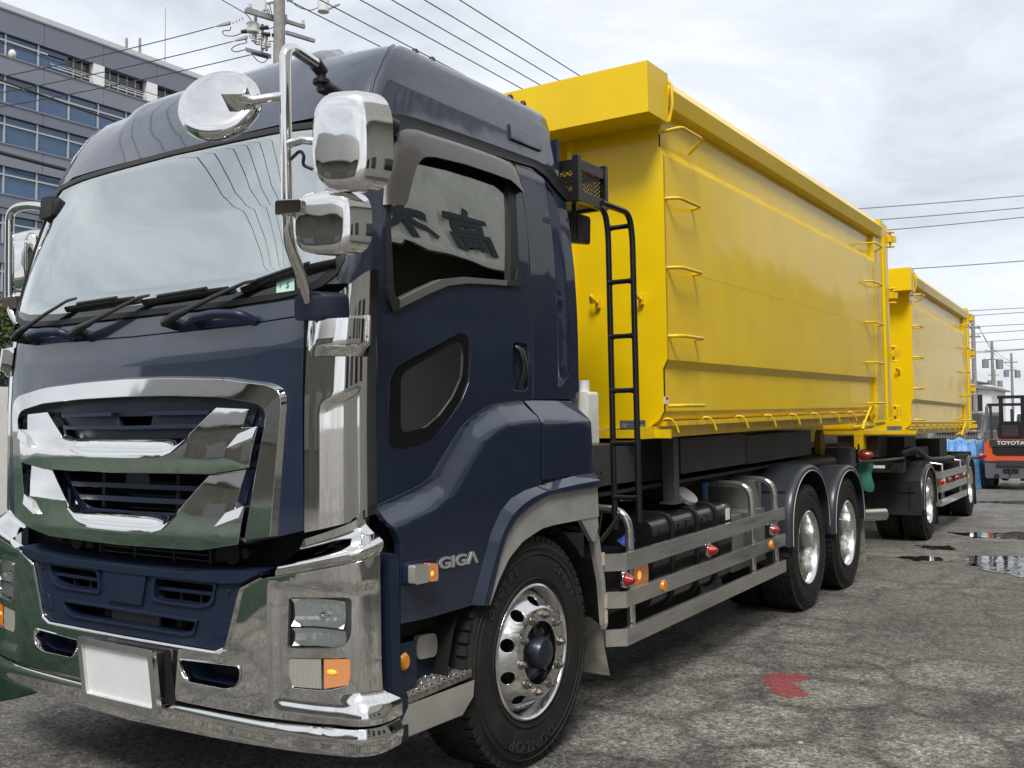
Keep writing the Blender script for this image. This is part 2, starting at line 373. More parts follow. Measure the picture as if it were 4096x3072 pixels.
    sel = ramp(noise(37, 2), .60, .66, (0, 0, 0), (1, 1, 1)); stm = mixc(1.0, st, sel, 'MULTIPLY')
    pal = _n(t, 'ShaderNodeRGB'); pal.outputs[0].default_value = (.42, .40, .36, 1); c4 = mixc(stm, c3, pal.outputs[0])
    t.links.new(c4, p.inputs['Base Color'])
    wet = ramp(noise(.6, 5, .6), .46, .66, (.78, .78, .78), (.42, .42, .42)); t.links.new(wet, p.inputs['Roughness'])
    bp = _n(t, 'ShaderNodeBump'); bp.inputs['Strength'].default_value = .8; bp.inputs['Distance'].default_value = .012; t.links.new(noise(70, 5, .8), bp.inputs['Height'])
    bp2 = _n(t, 'ShaderNodeBump'); bp2.inputs['Distance'].default_value = .03; bp2.inputs['Strength'].default_value = .5; t.links.new(vo.outputs[0], bp2.inputs['Height']); t.links.new(bp.outputs[0], bp2.inputs['Normal'])
    t.links.new(bp2.outputs[0], p.inputs['Normal']); p.inputs['Specular IOR Level'].default_value = .45
    return m
ASPH = asphalt()
b = B(); b.add([(-400, -300, 0), (400, -300, 0), (400, 700, 0), (-400, 700, 0)], [(0, 1, 2, 3)])
struct(b.out('ground', ASPH), 'worn grey asphalt yard with pale patches and cracks')
# ============================================================ THE TRUCK
TH = 0.018                                  # the chassis stands a degree nose-down on its springs
truck = thing('truck', 'dark navy and chrome hook-lift truck parked in the foreground', 'truck', (0, 0, 0), (TH, 0, 0))
T = truck
XC = -1.205                                 # centre line of the truck; its near side is at x = 0
ZT = [.3, 1.66, 2.03, 2.16, 2.33, 2.55, 2.70, 2.83, 3.07]; XT = [-.066, -.066, -.065, -.069, -.078, -.101, -.123, -.144, -.175]
xs = lambda z: interp(z, ZT, XT)
ZC = [.9, 1.2, 1.66, 1.86, 2.05, 2.14, 2.45, 2.76, 2.95]; YC = [-1.247, -1.24, -1.23, -1.215, -1.185, -1.17, -1.09, -1.0, -.9]
ZS = [.9, 1.25, 1.56, 1.84, 2.13, 2.35, 2.76, 3.1]; YS = [-.99, -.99, -.99, -.983, -.965, -.92, -.80, -.7]
PE = 3.6
NS = 500
def _tab(a, ys, yc):
    t = [0.0]; pu, py = 0.0, yc
    for i in range(1, NS+1):
        f = pi/2*i/NS; u = a*sin(f)**(2/PE); y = ys+(yc-ys)*max(0, cos(f))**(2/PE)
        t.append(t[-1]+math.hypot(u-pu, y-py)); pu, py = u, y
    return t
class Front:
    """cab front: bowed plan curve (super-ellipse) whose depth and width change with height"""
    def __init__(s, af, ysf, ycf, ref):
        s.af, s.ysf, s.ycf = af, ysf, ycf; s.tab = _tab(af(ref), ysf(ref), ycf(ref)); s.smax = s.tab[-1]
    def s_of_u(s, u, z):
        k = min(1.0, abs(u)/s.af(z)); f = math.asin(min(1.0, k**(PE/2)))/(pi/2)*NS; i = min(int(f), NS-1)
        v = s.tab[i]+(s.tab[i+1]-s.tab[i])*(f-i); return v if u >= 0 else -v
    def raw(s, q, z):
        g = 1 if q >= 0 else -1; q = abs(q); a, ys, yc = s.af(z), s.ysf(z), s.ycf(z)
        if q >= s.smax: return Vector((XC+g*a, ys+(q-s.smax), z))
        lo, hi = 0, NS
        while hi-lo > 1:
            m_ = (lo+hi)//2
            if s.tab[m_] <= q: lo = m_
            else: hi = m_
        f = (lo+(q-s.tab[lo])/max(1e-9, s.tab[lo+1]-s.tab[lo]))/NS*pi/2
        return Vector((XC+g*a*sin(f)**(2/PE), ys+(yc-ys)*max(0, cos(f))**(2/PE), z))
    def __call__(s, q, z, off=0.0):
        p = s.raw(q, z)
        if off == 0: return p
        ds = s.raw(q+.004, z)-s.raw(q-.004, z); dz = s.raw(q, z+.01)-s.raw(q, z-.01)
        n = ds.cross(dz); n.normalize()
        return p+n*off
FUP = Front(lambda z: -XC+xs(z), lambda z: interp(z, ZS, YS), lambda z: interp(z, ZC, YC), 1.6)
FBU = Front(lambda z: 1.215, lambda z: -1.03, lambda z: -1.245, 0.7)
def fu(L, F=FUP): return [(F.s_of_u(u, z), z) for u, z in L]
def sym(half):
    """full loop from the right half listed from the bottom (or top) centre outwards and back to the centre"""
    return half+[(-u, z) for u, z in half[::-1] if abs(u) > 1e-6]
def fpanel(name, loops, m, parent=T, F=FUP, **k): return panel(name, [fu(L, F) for L in loops], F, m, parent, **k)
def resample(P, n):
    P = [Vector(p) for p in P]; d = [0]
    for i in range(1, len(P)): d.append(d[-1]+(P[i]-P[i-1]).length)
    out = []
    for k in range(n):
        x = d[-1]*k/(n-1); i = 1
        while i < len(P)-1 and d[i] < x: i += 1
        t = (x-d[i-1])/max(1e-9, d[i]-d[i-1]); out.append(P[i-1]+(P[i]-P[i-1])*t)
    return out
def fstrip(name, lines, offs, m, parent=T, F=FUP, n=60):
    """ribbon through several (u, z) lines, each at its own height above the surface"""
    b = B(); rows = []
    for L, o in zip(lines, offs): rows.append([F(F.s_of_u(p[0], p[1]), p[1], o) for p in resample(L, n)])
    b.grid(rows); return b.out(name, m, parent, 50)
def mirrored(L): return [(-u, z) for u, z in L[::-1]]

# ---- inner shell that closes the cab, dashboard, seats
b = B(); b.box((XC-1.06, -0.95, 1.05), (XC+1.06, 0.57, 1.30)); b.box((XC-1.06, 0.50, 1.30), (XC+1.06, 0.57, 2.85))
b.box((XC-1.0, -0.80, 2.82), (XC+1.0, 0.57, 2.86)); b.out('cab_floor', INTER, T)
b = B()
for s_ in (-1, 1): b = B(); b.box((XC+s_*1.05-.01, .14, 1.3), (XC+s_*1.05+.01, .56, 2.8)); b.out('cab_lining', INTER, T)
b = B(); b.box((XC-1.03, -1.02, 1.55), (XC+1.03, -0.78, 1.99)); b.out('dashboard', INTERL, T)
for sx in (-0.62, 0.62):
    b = B(); b.prism(rounded([(-.26, 1.62), (.26, 1.62), (.26, 2.25), (.16, 2.52), (-.16, 2.52), (-.26, 2.25)], .07), lambda a, z, d, sx=sx: Vector((XC+sx+a, 0.02+d+(z-1.6)*.16, z)), 0, .13)
    b.box((XC+sx-.27, -.45, 1.48), (XC+sx+.27, .08, 1.64)); b.out('seat', INTERL, T)
b = B(); pts = [(XC-.62+.22*cos(2*pi*k/28), -.72+.22*sin(2*pi*k/28)*.75, 2.03+.22*sin(2*pi*k/28)*.66) for k in range(28)]
b.tube(pts, .016, 8, closed=True)
for k in (3, 14, 25): b.tube([pts[k], (XC-.62, -.72, 2.0)], .015, 6)
b.cyl((XC-.62, -.72, 2.0), (XC-.62, -.85, 1.75), .03); b.out('steering_wheel', BLACKP, T)
b = B(); b.tube(fillet([(XC-.98, -.72, 2.0), (XC-.98, -.70, 2.28), (XC-.80, -.70, 2.28), (XC-.80, -.72, 1.98)], .08), .018, 8); b.out('grab_bar', INTERL, T)

# ---- front: cowl, lid, windscreen
WSH = [(0, 2.034), (.58, 2.034), (.80, 2.043), (.94, 2.058), (1.02, 2.083), (1.068, 2.125), (1.085, 2.18), (1.06, 2.40), (1.015, 2.62), (.965, 2.725), (.90, 2.765), (.70, 2.778), (0, 2.79)]
WIN = [(0, 2.058), (.58, 2.058), (.79, 2.067), (.92, 2.082), (.995, 2.107), (1.038, 2.145), (1.054, 2.19), (1.032, 2.40), (.988, 2.61), (.942, 2.70), (.885, 2.738), (.69, 2.752), (0, 2.764)]
ws = fpanel('windscreen', [sym(WSH)], WINDSH, step=.09, thick=0, off=.004)
fpanel('windscreen_seal', [sym(WSH), sym(WIN)], SEALM, step=.1, thick=.012, off=.009)
fpanel('lower_glass_band', [sym([(0, 2.058), (.58, 2.058), (.79, 2.067), (.92, 2.082), (.995, 2.107), (1.03, 2.14), (.96, 2.125), (.86, 2.105), (.6, 2.088), (0, 2.084)])], DARKGLASSFR, step=.1, thick=.002, off=.007)
fpanel('cowl', [sym([(0, 1.951), (.67, 1.959), (.93, 1.977), (.972, 1.99), (1.0, 2.045), (.93, 2.045), (.8, 2.036), (.58, 2.028), (0, 2.028)])], NAVY, step=.09, thick=.02)
LID = sym([(0, 1.945), (.67, 1.953), (.93, 1.971), (.955, 1.975), (.963, 1.85), (.968, 1.4), (.972, 1.18), (.86, 1.152), (.72, 1.125), (.5, 1.09), (0, 1.078)])
S_O = [(.862, 1.158), (.88, 1.4), (.897, 1.6), (.902, 1.665), (.885, 1.703), (.84, 1.726), (.6, 1.757), (.3, 1.771), (0, 1.777)]
S_I = [(.725, 1.137), (.775, 1.38), (.818, 1.57), (.824, 1.61), (.806, 1.638), (.765, 1.652), (.59, 1.676), (.3, 1.688), (0, 1.692)]
HOLE = sym([(0, 1.093), (.5, 1.102), (.70, 1.128)]+S_I)
fpanel('front_lid', [LID, HOLE], NAVY, step=.07, thick=.035, off=.006)
so = S_O+mirrored(S_O)[1:]; si = S_I+mirrored(S_I)[1:]
sr = [(a[0]*.86+c[0]*.14, a[1]*.86+c[1]*.14) for a, c in zip(so, si)]
surround = fstrip('grille_surround', [so, sr, si, si], [.004, .028, .031, -.03], CHROME, n=90)
for u in (-.6, .6):
    zt = 1.757; b = B(); b.strip([FUP(FUP.s_of_u(u-.002, 1.765), 1.765, .031), FUP(FUP.s_of_u(u-.002, 1.67), 1.67, .019)], [FUP(FUP.s_of_u(u+.002, 1.765), 1.765, .031), FUP(FUP.s_of_u(u+.002, 1.67), 1.67, .019)]); b.out('seam', SEALM, surround)
# grille
GO = [(0, 1.212), (.30, 1.216), (.345, 1.232), (.42, 1.285), (.50, 1.372), (.3, 1.376), (0, 1.377)]
SLOT = [(-.10, 1.566), (.10, 1.566), (.118, 1.612), (-.118, 1.612)]
fpanel('grille_panel', [sym([(0, 1.08), (.5, 1.09), (.72, 1.12)]+S_I), sym(GO), SLOT], NAVYP, step=.08, thick=.02, off=-.03)
fpanel('grille_backing', [sym([(0, 1.16), (.55, 1.16), (.6, 1.66), (0, 1.66)])], VOID, step=.2, thick=.0, off=-.16)
for z, h in ((1.556, .020), (1.602, .016)):
    fpanel('grille_slat', [sym([(0, z), (.47, z+.004), (.485, z+h), (0, z+h-.004)])] if z < 1.6 else [[(.125, z+.012), (.49, z+.010), (.50, z+.026), (.13, z+.028)]], NAVYP, step=.08, thick=.04, off=.0)
fpanel('grille_slat', [[(-.49, 1.612), (-.125, 1.614), (-.13, 1.63), (-.50, 1.628)]], NAVYP, step=.08, thick=.04, off=.0)
for z, w in ((1.318, .45), (1.262, .385)):
    fpanel('grille_slat', [sym([(0, z-.011), (w-.02, z-.009), (w, z+.011), (0, z+.011)])], NAVYP, step=.08, thick=.05, off=-.02)
for u in (-.26, .24):
    fpanel('grille_upright', [[(u-.01, 1.22), (u+.01, 1.22), (u+.012, 1.37), (u-.008, 1.37)]], DARK, step=.2, thick=.02, off=-.06)
fpanel('grille_plate', [[(-.09, 1.325), (.075, 1.325), (.065, 1.376), (-.08, 1.376)]], NAVYP, step=.2, thick=.01, off=-.05)
for k in range(5): fpanel('radiator_fin', [[(-.16, 1.215+k*.028), (.2, 1.215+k*.028), (.2, 1.221+k*.028), (-.16, 1.221+k*.028)]], GREYD, step=.3, thick=.02, off=-.12)
def vee(zi, zr, zo, tip_o, tip_i, bend, out1, fang, out2, out3, wi, wr):
    """one chrome V: rounded bar turned up to the sky, wide lower facet with two arms, a small fang at each side"""
    R_ = [(0, zr), (wr*.75, zr+.001), (wr, zr+.006), (wr+.06, zr+.024), (bend[0]-.012, bend[1]-.022)]
    fac = sym([(0, zo), out3, out2, fang, out1, tip_o, tip_i, bend]+R_[::-1])
    f_ = fpanel('grille_bar', [fac], CHROME, step=.07, thick=.05, off=.045, extra=lambda s_, z: -.004*max(0, (zr-z))/.06-.34*max(0, z-zo-.02)**2)
    I_ = [(0, zi), (wi, zi), (wi+.045, zi+.003), (bend[0], bend[1])]
    Rm = R_
    lines = []; offs = []
    If = mirrored(I_)+I_[1:]; Rf = mirrored(Rm)+Rm[1:]
    ri = resample(If, 60); rr = resample(Rf, 60)
    for k in range(8):
        t = k/7; lines.append([(a.x+(c.x-a.x)*t, a.y+(c.y-a.y)*t) for a, c in zip(ri, rr)]); offs.append(.002+.046*math.sin(t*pi/2)**.8)
    fstrip('bar_face', lines, offs, CHROME, f_)
    for g in (1, -1):
        tri = [(fang[0]*g, fang[1]+.004), ((fang[0]-.012)*g, fang[1]-.040), ((fang[0]-.130)*g, fang[1]-.080), ((fang[0]-.085)*g, fang[1]-.024)]
        fpanel('fang', [tri], CHROME, f_, step=.2, thick=.03, off=.040, extra=lambda s_, z: max(0, (fang[1]-z))*.30)
    return f_
vee(1.520, 1.440, 1.377, (.735, 1.630), (.566, 1.638), (.430, 1.537), (.715, 1.560), (.790, 1.561), (.755, 1.410), (.555, 1.383), .335, .27)
vee(1.207, 1.133, 1.080, (.715, 1.402), (.525, 1.376), (.370, 1.236), (.682, 1.254), (.728, 1.262), (.705, 1.122), (.500, 1.088), .285, .22)

# ---- chrome corners, A pillars
def corner(name, m, mir, zr, s0, s1, nz=16, ns=22, off=lambda q, z: 0.004, zmap=None):
    b = B(); rows = []
    for i in range(nz+1):
        row = []
        for k in range(ns+1):
            q = s0+(s1-s0)*k/ns; t = i/nz; z0, z1 = zr(q) if callable(zr) else zr
            z = z0+(z1-z0)*t; row.append(FUP(q, z, off(q, z)))
        rows.append(row)
    b.grid(rows); return b.out(name, m, T, 40, XC if mir else None)
SQ = lambda u, z=1.6: FUP.s_of_u(u, z)
s_lid = SQ(.975); s_end = FUP.smax+.008
def topz(q):
    t = (q-s_lid)/(s_end-s_lid); return 1.995+.155*sm(t*1.1)
zcre = lambda q: 1.62+.13*(q-s_lid)/(s_end-s_lid)
for mir in (False, True):
    corner('chrome_corner', CHROME, mir, lambda q: (1.172+.06*(q-s_lid)/(s_end-s_lid), topz(q)), s_lid, s_end, nz=70, ns=28,
           off=lambda q, z: .006-.016*sm((zcre(q)-z)/.035)*sm((q-s_lid-.05)/.06)*sm((s_end-.07-q)/.03))
    # turn-signal housing on the corner
    b = B(); rows = []
    s0, s1 = SQ(.985), FUP.smax-.035
    for i in range(11):
        t = i/10; z = 1.818+.137*t; row = []
        for k in range(19):
            q = s0+(s1-s0)*k/18; e_ = min(k/4, (18-k)/6, 1.0); row.append(FUP(q, z+(.02*(k/18) if t > .0 else .0), .010+.042*sm(e_)*(0.15+0.85*sm(t*4))*(1 if i < 10 else 0.1)))
        rows.append(row)
    b.grid(rows); b.out('corner_lamp_housing', CHROME, T, 35, XC if mir else None)
    # A pillar from the windscreen edge round to the door
    b = B(); rows = []
    for i in range(15):
        z = 2.09+(2.80-2.09)*i/14; uw = interp(z, [2.083, 2.125, 2.18, 2.40, 2.62, 2.725, 2.765, 2.80], [1.02, 1.068, 1.085, 1.06, 1.015, .965, .90, .80]); q0 = FUP.s_of_u(uw, z)
        row = []
        for k in range(9):
            q = q0+(FUP.smax+.012-q0)*k/8; row.append(FUP(q, z, .004))
        rows.append(row)
    b.grid(rows); b.out('a_pillar', NAVY, T, 60, XC if mir else None)

# ---- door side
sideR = lambda y, z, d=0.0: Vector((xs(z)+d, y, z))
DOOR = [(-.972, 1.268), (-.846, 1.292), (-.719, 1.320), (-.648, 1.348), (-.583, 1.410), (-.507, 1.480), (-.43, 1.545), (-.388, 1.572), (-.285, 1.616), (-.179, 1.645), (-.011, 1.656), (.138, 1.660),
        (.150, 2.04), (.146, 2.234), (.160, 2.499), (.158, 2.618), (.141, 2.738), (.128, 2.785), (.06, 2.808), (-.28, 2.803), (-.546, 2.795), (-.70, 2.772), (-.745, 2.745), (-.815, 2.645), (-.885, 2.487), (-.953, 2.20), (-.968, 2.10), (-.975, 1.90)]
WSTR = rounded([(-.895, 2.337), (-.905, 2.04), (-.88, 1.993), (-.831, 2.007), (-.656, 2.076), (-.515, 2.126), (-.367, 2.152), (-.157, 2.167), (-.011, 2.176), (.045, 2.196), (.055, 2.26), (.075, 2.485), (.11, 2.70), (.06, 2.775), (-.35, 2.765), (-.62, 2.755), (-.72, 2.72), (-.80, 2.62), (-.87, 2.46)], .02, 3)
GLS = [(-.862, 2.34), (-.864, 2.028), (-.699, 2.092), (-.561, 2.145), (-.406, 2.174), (-.16, 2.19), (-.03, 2.205), (.017, 2.476), (.05, 2.70), (.02, 2.735), (-.35, 2.735), (-.60, 2.725), (-.69, 2.69), (-.77, 2.58), (-.84, 2.45)]
QWO = rounded([(-.905, 1.729), (-.868, 1.783), (-.75, 1.829), (-.571, 1.892), (-.43, 1.945), (-.37, 1.93), (-.366, 1.856), (-.378, 1.738), (-.435, 1.651), (-.533, 1.566), (-.626, 1.502), (-.715, 1.477), (-.842, 1.466), (-.90, 1.485), (-.909, 1.547)], .02, 3)
QWI = rounded([(-.828, 1.741), (-.80, 1.77), (-.663, 1.822), (-.496, 1.89), (-.43, 1.90), (-.411, 1.87), (-.411, 1.825), (-.422, 1.755), (-.482, 1.674), (-.578, 1.595), (-.67, 1.547), (-.757, 1.533), (-.82, 1.53), (-.832, 1.556)], .02, 3)
HND = rounded([(-.034, 1.700), (.094, 1.700), (.102, 1.922), (-.026, 1.926)], .025, 4)
for mir in (False, True):
    mx_ = XC if mir else None
    d_ = panel('door', [DOOR, WSTR, QWO, HND], sideR, NAVY, T, step=.08, thick=.03, mirror=mx_, extra=lambda y, z: .010*sm((2.02-z)/.2)*sm((z-1.45)/.3)+.006*sm((z-2.2)/.3))
    panel('window_seal', [WSTR, GLS], sideR, SEALM, d_, step=.1, thick=.03, off=.004, mirror=mx_)
    panel('window_glass', [[(y*1.01-.0, z) for y, z in GLS]], sideR, SIDEGL, d_, step=.15, thick=0, off=-.012, mirror=mx_)
    panel('lower_window_border', [QWO, QWI], sideR, DARKGLASSFR, d_, step=.1, thick=.015, off=.002, mirror=mx_)
    panel('lower_window_glass', [QWI], sideR, SIDEGL, d_, step=.15, thick=0, off=-.004, mirror=mx_)
    panel('sill_trim', [[(-.845, 2.012), (-.656, 2.086), (-.515, 2.135), (-.367, 2.160), (-.157, 2.175), (-.062, 2.180), (-.065, 2.204), (-.16, 2.199), (-.406, 2.184), (-.561, 2.158), (-.699, 2.106), (-.84, 2.048)]], sideR, TRIMG, d_, step=.08, thick=.02, off=.012, mirror=mx_)
    panel('sill_end', [rounded([(-.905, 2.04), (-.88, 1.992), (-.845, 2.010), (-.84, 2.050), (-.87, 2.06), (-.875, 2.10), (-.905, 2.10)], .012, 3)], sideR, BLACKP, d_, step=.1, thick=.02, off=.014, mirror=mx_)
    panel('sill_end', [rounded([(-.062, 2.178), (.045, 2.19), (.058, 2.27), (.03, 2.27), (.01, 2.215), (-.065, 2.205)], .012, 3)], sideR, BLACKP, d_, step=.1, thick=.02, off=.014, mirror=mx_)
    VO = [(-.900, 2.414), (-.873, 2.533), (-.822, 2.654), (-.773, 2.730), (-.723, 2.765), (-.639, 2.786), (-.353, 2.797), (-.032, 2.803), (.104, 2.795), (.137, 2.757), (.141, 2.655)]
    VI = [(-.80, 2.425), (-.782, 2.446), (-.734, 2.544), (-.690, 2.615), (-.64, 2.655), (-.56, 2.672), (-.35, 2.686), (-.15, 2.688), (.025, 2.686), (.09, 2.662), (.118, 2.645)]
    ro = resample(VO, 40); ri = resample(VI, 40); b = B(); rows = []
    for k, o_ in ((0, .004), (.12, .024), (.3, .032), (.6, .036), (1, .038)): rows.append([sideR(a.x+(c.x-a.x)*k, a.y+(c.y-a.y)*k, o_) for a, c in zip(ro, ri)])
    rows.append([sideR(c.x, c.y, .032) for c in ri]); b.grid(rows); b.out('rain_visor', SMOKE, d_, 45, mx_)
    # door handle
    panel('handle_recess', [HND], sideR, NAVYP, d_, step=.05, thick=0, off=0, mirror=mx_, extra=lambda y, z: -.032*min(1, max(0, min((y+.034)/.02, (.10-y)/.02, (z-1.70)/.02, (1.925-z)/.02))))
    b = B(); b.tube([sideR(.022, 1.905, -.012), sideR(.03, 1.885, .012), sideR(.042, 1.83, .022), sideR(.042, 1.78, .020), sideR(.03, 1.735, .006), sideR(.028, 1.71, -.012)], [.014, .016, .017, .016, .014, .012], 10); b.out('handle', BLACKG, d_, 60, mx_)
    # panel behind the door with its air slot
    RP = [(.152, 1.662), (.60, 1.662), (.598, 2.30), (.596, 2.705), (.50, 2.752), (.415, 2.800), (.306, 2.824), (.14, 2.812), (.143, 2.785), (.156, 2.738), (.173, 2.618), (.174, 2.499), (.161, 2.234), (.165, 2.04)]
    SL = [(.391, 1.723), (.42, 1.725), (.54, 1.812), (.50, 2.165), (.505, 2.40), (.50, 2.64), (.47, 2.72), (.412, 2.765), (.406, 2.70), (.394, 2.165)]
    p_ = panel('cab_side', [RP, SL], sideR, NAVY, T, step=.08, thick=.03, mirror=mx_)
    panel('air_slot', [SL], sideR, NAVY, p_, step=.04, thick=0, mirror=mx_, extra=lambda y, z: -.035*sm((y-.395)/.035)*sm((.5-y)/.10)*sm((z-1.72)/.09))
    b = B(); b.strip([sideR(.145, z_/100, -.004) for z_ in range(165, 282, 4)], [sideR(.168, z_/100, -.004) for z_ in range(165, 282, 4)]); b.out('door_gap', VOID, T, mirror=mx_)
    # black rain channel between roof and side
    GT = [(-.80, 2.800), (-.70, 2.822), (-.631, 2.828), (-.345, 2.838), (-.024, 2.846), (.339, 2.852), (.468, 2.843), (.564, 2.80), (.64, 2.742)]
    GB = [(-.74, 2.752), (-.70, 2.775), (-.546, 2.797), (-.25, 2.806), (.108, 2.814), (.306, 2.824), (.414, 2.799), (.495, 2.750), (.60, 2.702)]
    b = B(); g1 = resample(GT, 40); g2 = resample(GB, 40)
    b.grid([[sideR(a.x, a.y+.006, -.004) for a in g1], [sideR(a.x, a.y+.004, .010) for a in g1], [sideR(a.x*.5+c.x*.5, a.y*.5+c.y*.5, .006) for a, c in zip(g1, g2)], [sideR(c.x, c.y-.012, .012) for c in g2], [sideR(c.x, c.y-.004, -.02) for c in g2]]); b.out('rain_channel', SEALM, T, 40, mx_)
# back wall of the cab
b = B(); b.box((XC-1.10, .575, 1.05), (XC+1.10, .60, 2.60)); b.box((XC-1.05, .575, 2.60), (XC+1.05, .60, 3.02)); b.out('cab_back', NAVYP, T)

# ---- roof
RZ = [2.795, 2.87, 2.95, 3.05, 3.115, 3.150, 3.175, 3.198, 3.222, 3.250, 3.272]
RX = [-.136, -.148, -.158, -.170, -.184, -.203, -.238, -.32, -.47, -.68, -.95]
RYC = [-.985, -.945, -.90, -.825, -.765, -.705, -.655, -.58, -.485, -.37, -.2]
RYS = [-.79, -.765, -.735, -.68, -.63, -.58, -.53, -.46, -.37, -.26, -.1]
RYB = [.615, .61, .605, .60, .593, .582, .563, .52, .44, .33, .2]
def ring(i):
    a = -XC+RX[i]; z = RZ[i]; h = []
    for k in range(25):
        f = pi/2*k/24; u = a*sin(f)**(2/PE); h.append((u, RYS[i]+(RYC[i]-RYS[i])*max(0, cos(f))**(2/PE)))
    for k in range(1, 9): h.append((a, RYS[i]+(RYB[i]-.09-RYS[i])*k/8))
    for k in range(1, 7): f = pi/2*k/6; h.append((a-.09*(1-cos(f)), RYB[i]-.09+.09*sin(f)))
    for k in range(1, 5): h.append(((a-.09)*(1-k/4), RYB[i]))
    full = h+[(-u, y) for u, y in h[-2:0:-1]]
    def zz(u, y): return z+.048*sm((.66-abs(u))/.07)*sm((.1-y)/.3)*sm((z-3.0)/.2)-.05*sm((y-.1)/.5)*sm((z-3.1)/.1)*.3
    return [(XC+u, y, zz(u, y)) for u, y in full]
b = B(); rings = [ring(i) for i in range(len(RZ))]; n = len(rings[0])
b.v = [p for r in rings for p in r]; b.f = [(i*n+k, i*n+(k+1) % n, (i+1)*n+(k+1) % n, (i+1)*n+k) for i in range(len(RZ)-1) for k in range(n)]
k = len(b.v); b.v.append((XC, .0, 3.325)); b.f += [((len(RZ)-1)*n+i, (len(RZ)-1)*n+(i+1) % n, k) for i in range(n)]
roof = b.out('roof', NAVY, T, 60)
# raised welt over the roof corner, badge and studs
for g in (1, -1):
    mxr = None if g == 1 else XC
    b = B(); pts = []
    for i in range(0, 9):
        a = -XC+RX[i]; f = pi/2*.80; u = a*sin(f)**(2/PE); y = RYS[i]+(RYC[i]-RYS[i])*cos(f)**(2/PE); pts.append((XC+u+.001, y-.001, RZ[i]+.001))
    for d in (0, .03):
        b.tube([(p[0]+d*.35, p[1]+d, p[2]) for p in pts], .007, 6)
    b.out('roof_welt', NAVY, roof, 60, mxr)
    panel('roof_badge', [rounded([(.124, 2.917), (.405, 2.917), (.398, 2.990), (.13, 2.993)], [.0, .0, .05, .0], 5)], sideR, NAVY, roof, step=.08, thick=.02, off=.012, mirror=mxr)
    for y in (-.46, -.34, .30, .42):
        b = B(); b.lathe([(0, .022), (.012, .020), (.017, .008), (.018, 0)], 12, (-.262, y, 3.178), 'Z'); b.out('roof_stud', BLACKP, roof, 60, mxr)

# ---- fenders, wheel arch
ARC = [(-.99, 1.264), (-.846, 1.29), (-.719, 1.318), (-.648, 1.346), (-.583, 1.408), (-.507, 1.478), (-.43, 1.545), (-.388, 1.570), (-.285, 1.615), (-.179, 1.645), (-.011, 1.655), (.30, 1.660)]
def darc(y, z):
    m_ = 9
    for (a, c), (e1, e2) in zip(ARC[:-1], ARC[1:]):
        dx, dz = e1-a, e2-c; t = max(0, min(1, ((y-a)*dx+(z-c)*dz)/(dx*dx+dz*dz))); m_ = min(m_, math.hypot(y-a-t*dx, z-c-t*dz))
    return m_
fend = lambda y, z, d=0.0: Vector((-.060+.062*sm(darc(y, z)/.115)+d, y, z))
LIPO = [(.110, 1.262), (-.044, 1.247), (-.158, 1.220), (-.246, 1.169), (-.322, 1.083), (-.376, .986), (-.425, .895), (-.478, .805)]
FEND = [(-.982, 1.262), (-.975, 1.20), (-.955, 1.175), (-.925, 1.112), (-.930, .813), (-.772, .803), (-.478, .802)]+LIPO[::-1][1:-1]+[(.09, 1.262), (.106, 1.50), (.096, 1.58), (.045, 1.654), (-.011, 1.654)]+ARC[::-1][2:-1]
REARF = [(.114, 1.283), (.612, 1.288), (.594, 1.545), (.59, 1.56), (.50, 1.652), (.06, 1.656), (.112, 1.58), (.122, 1.52)]
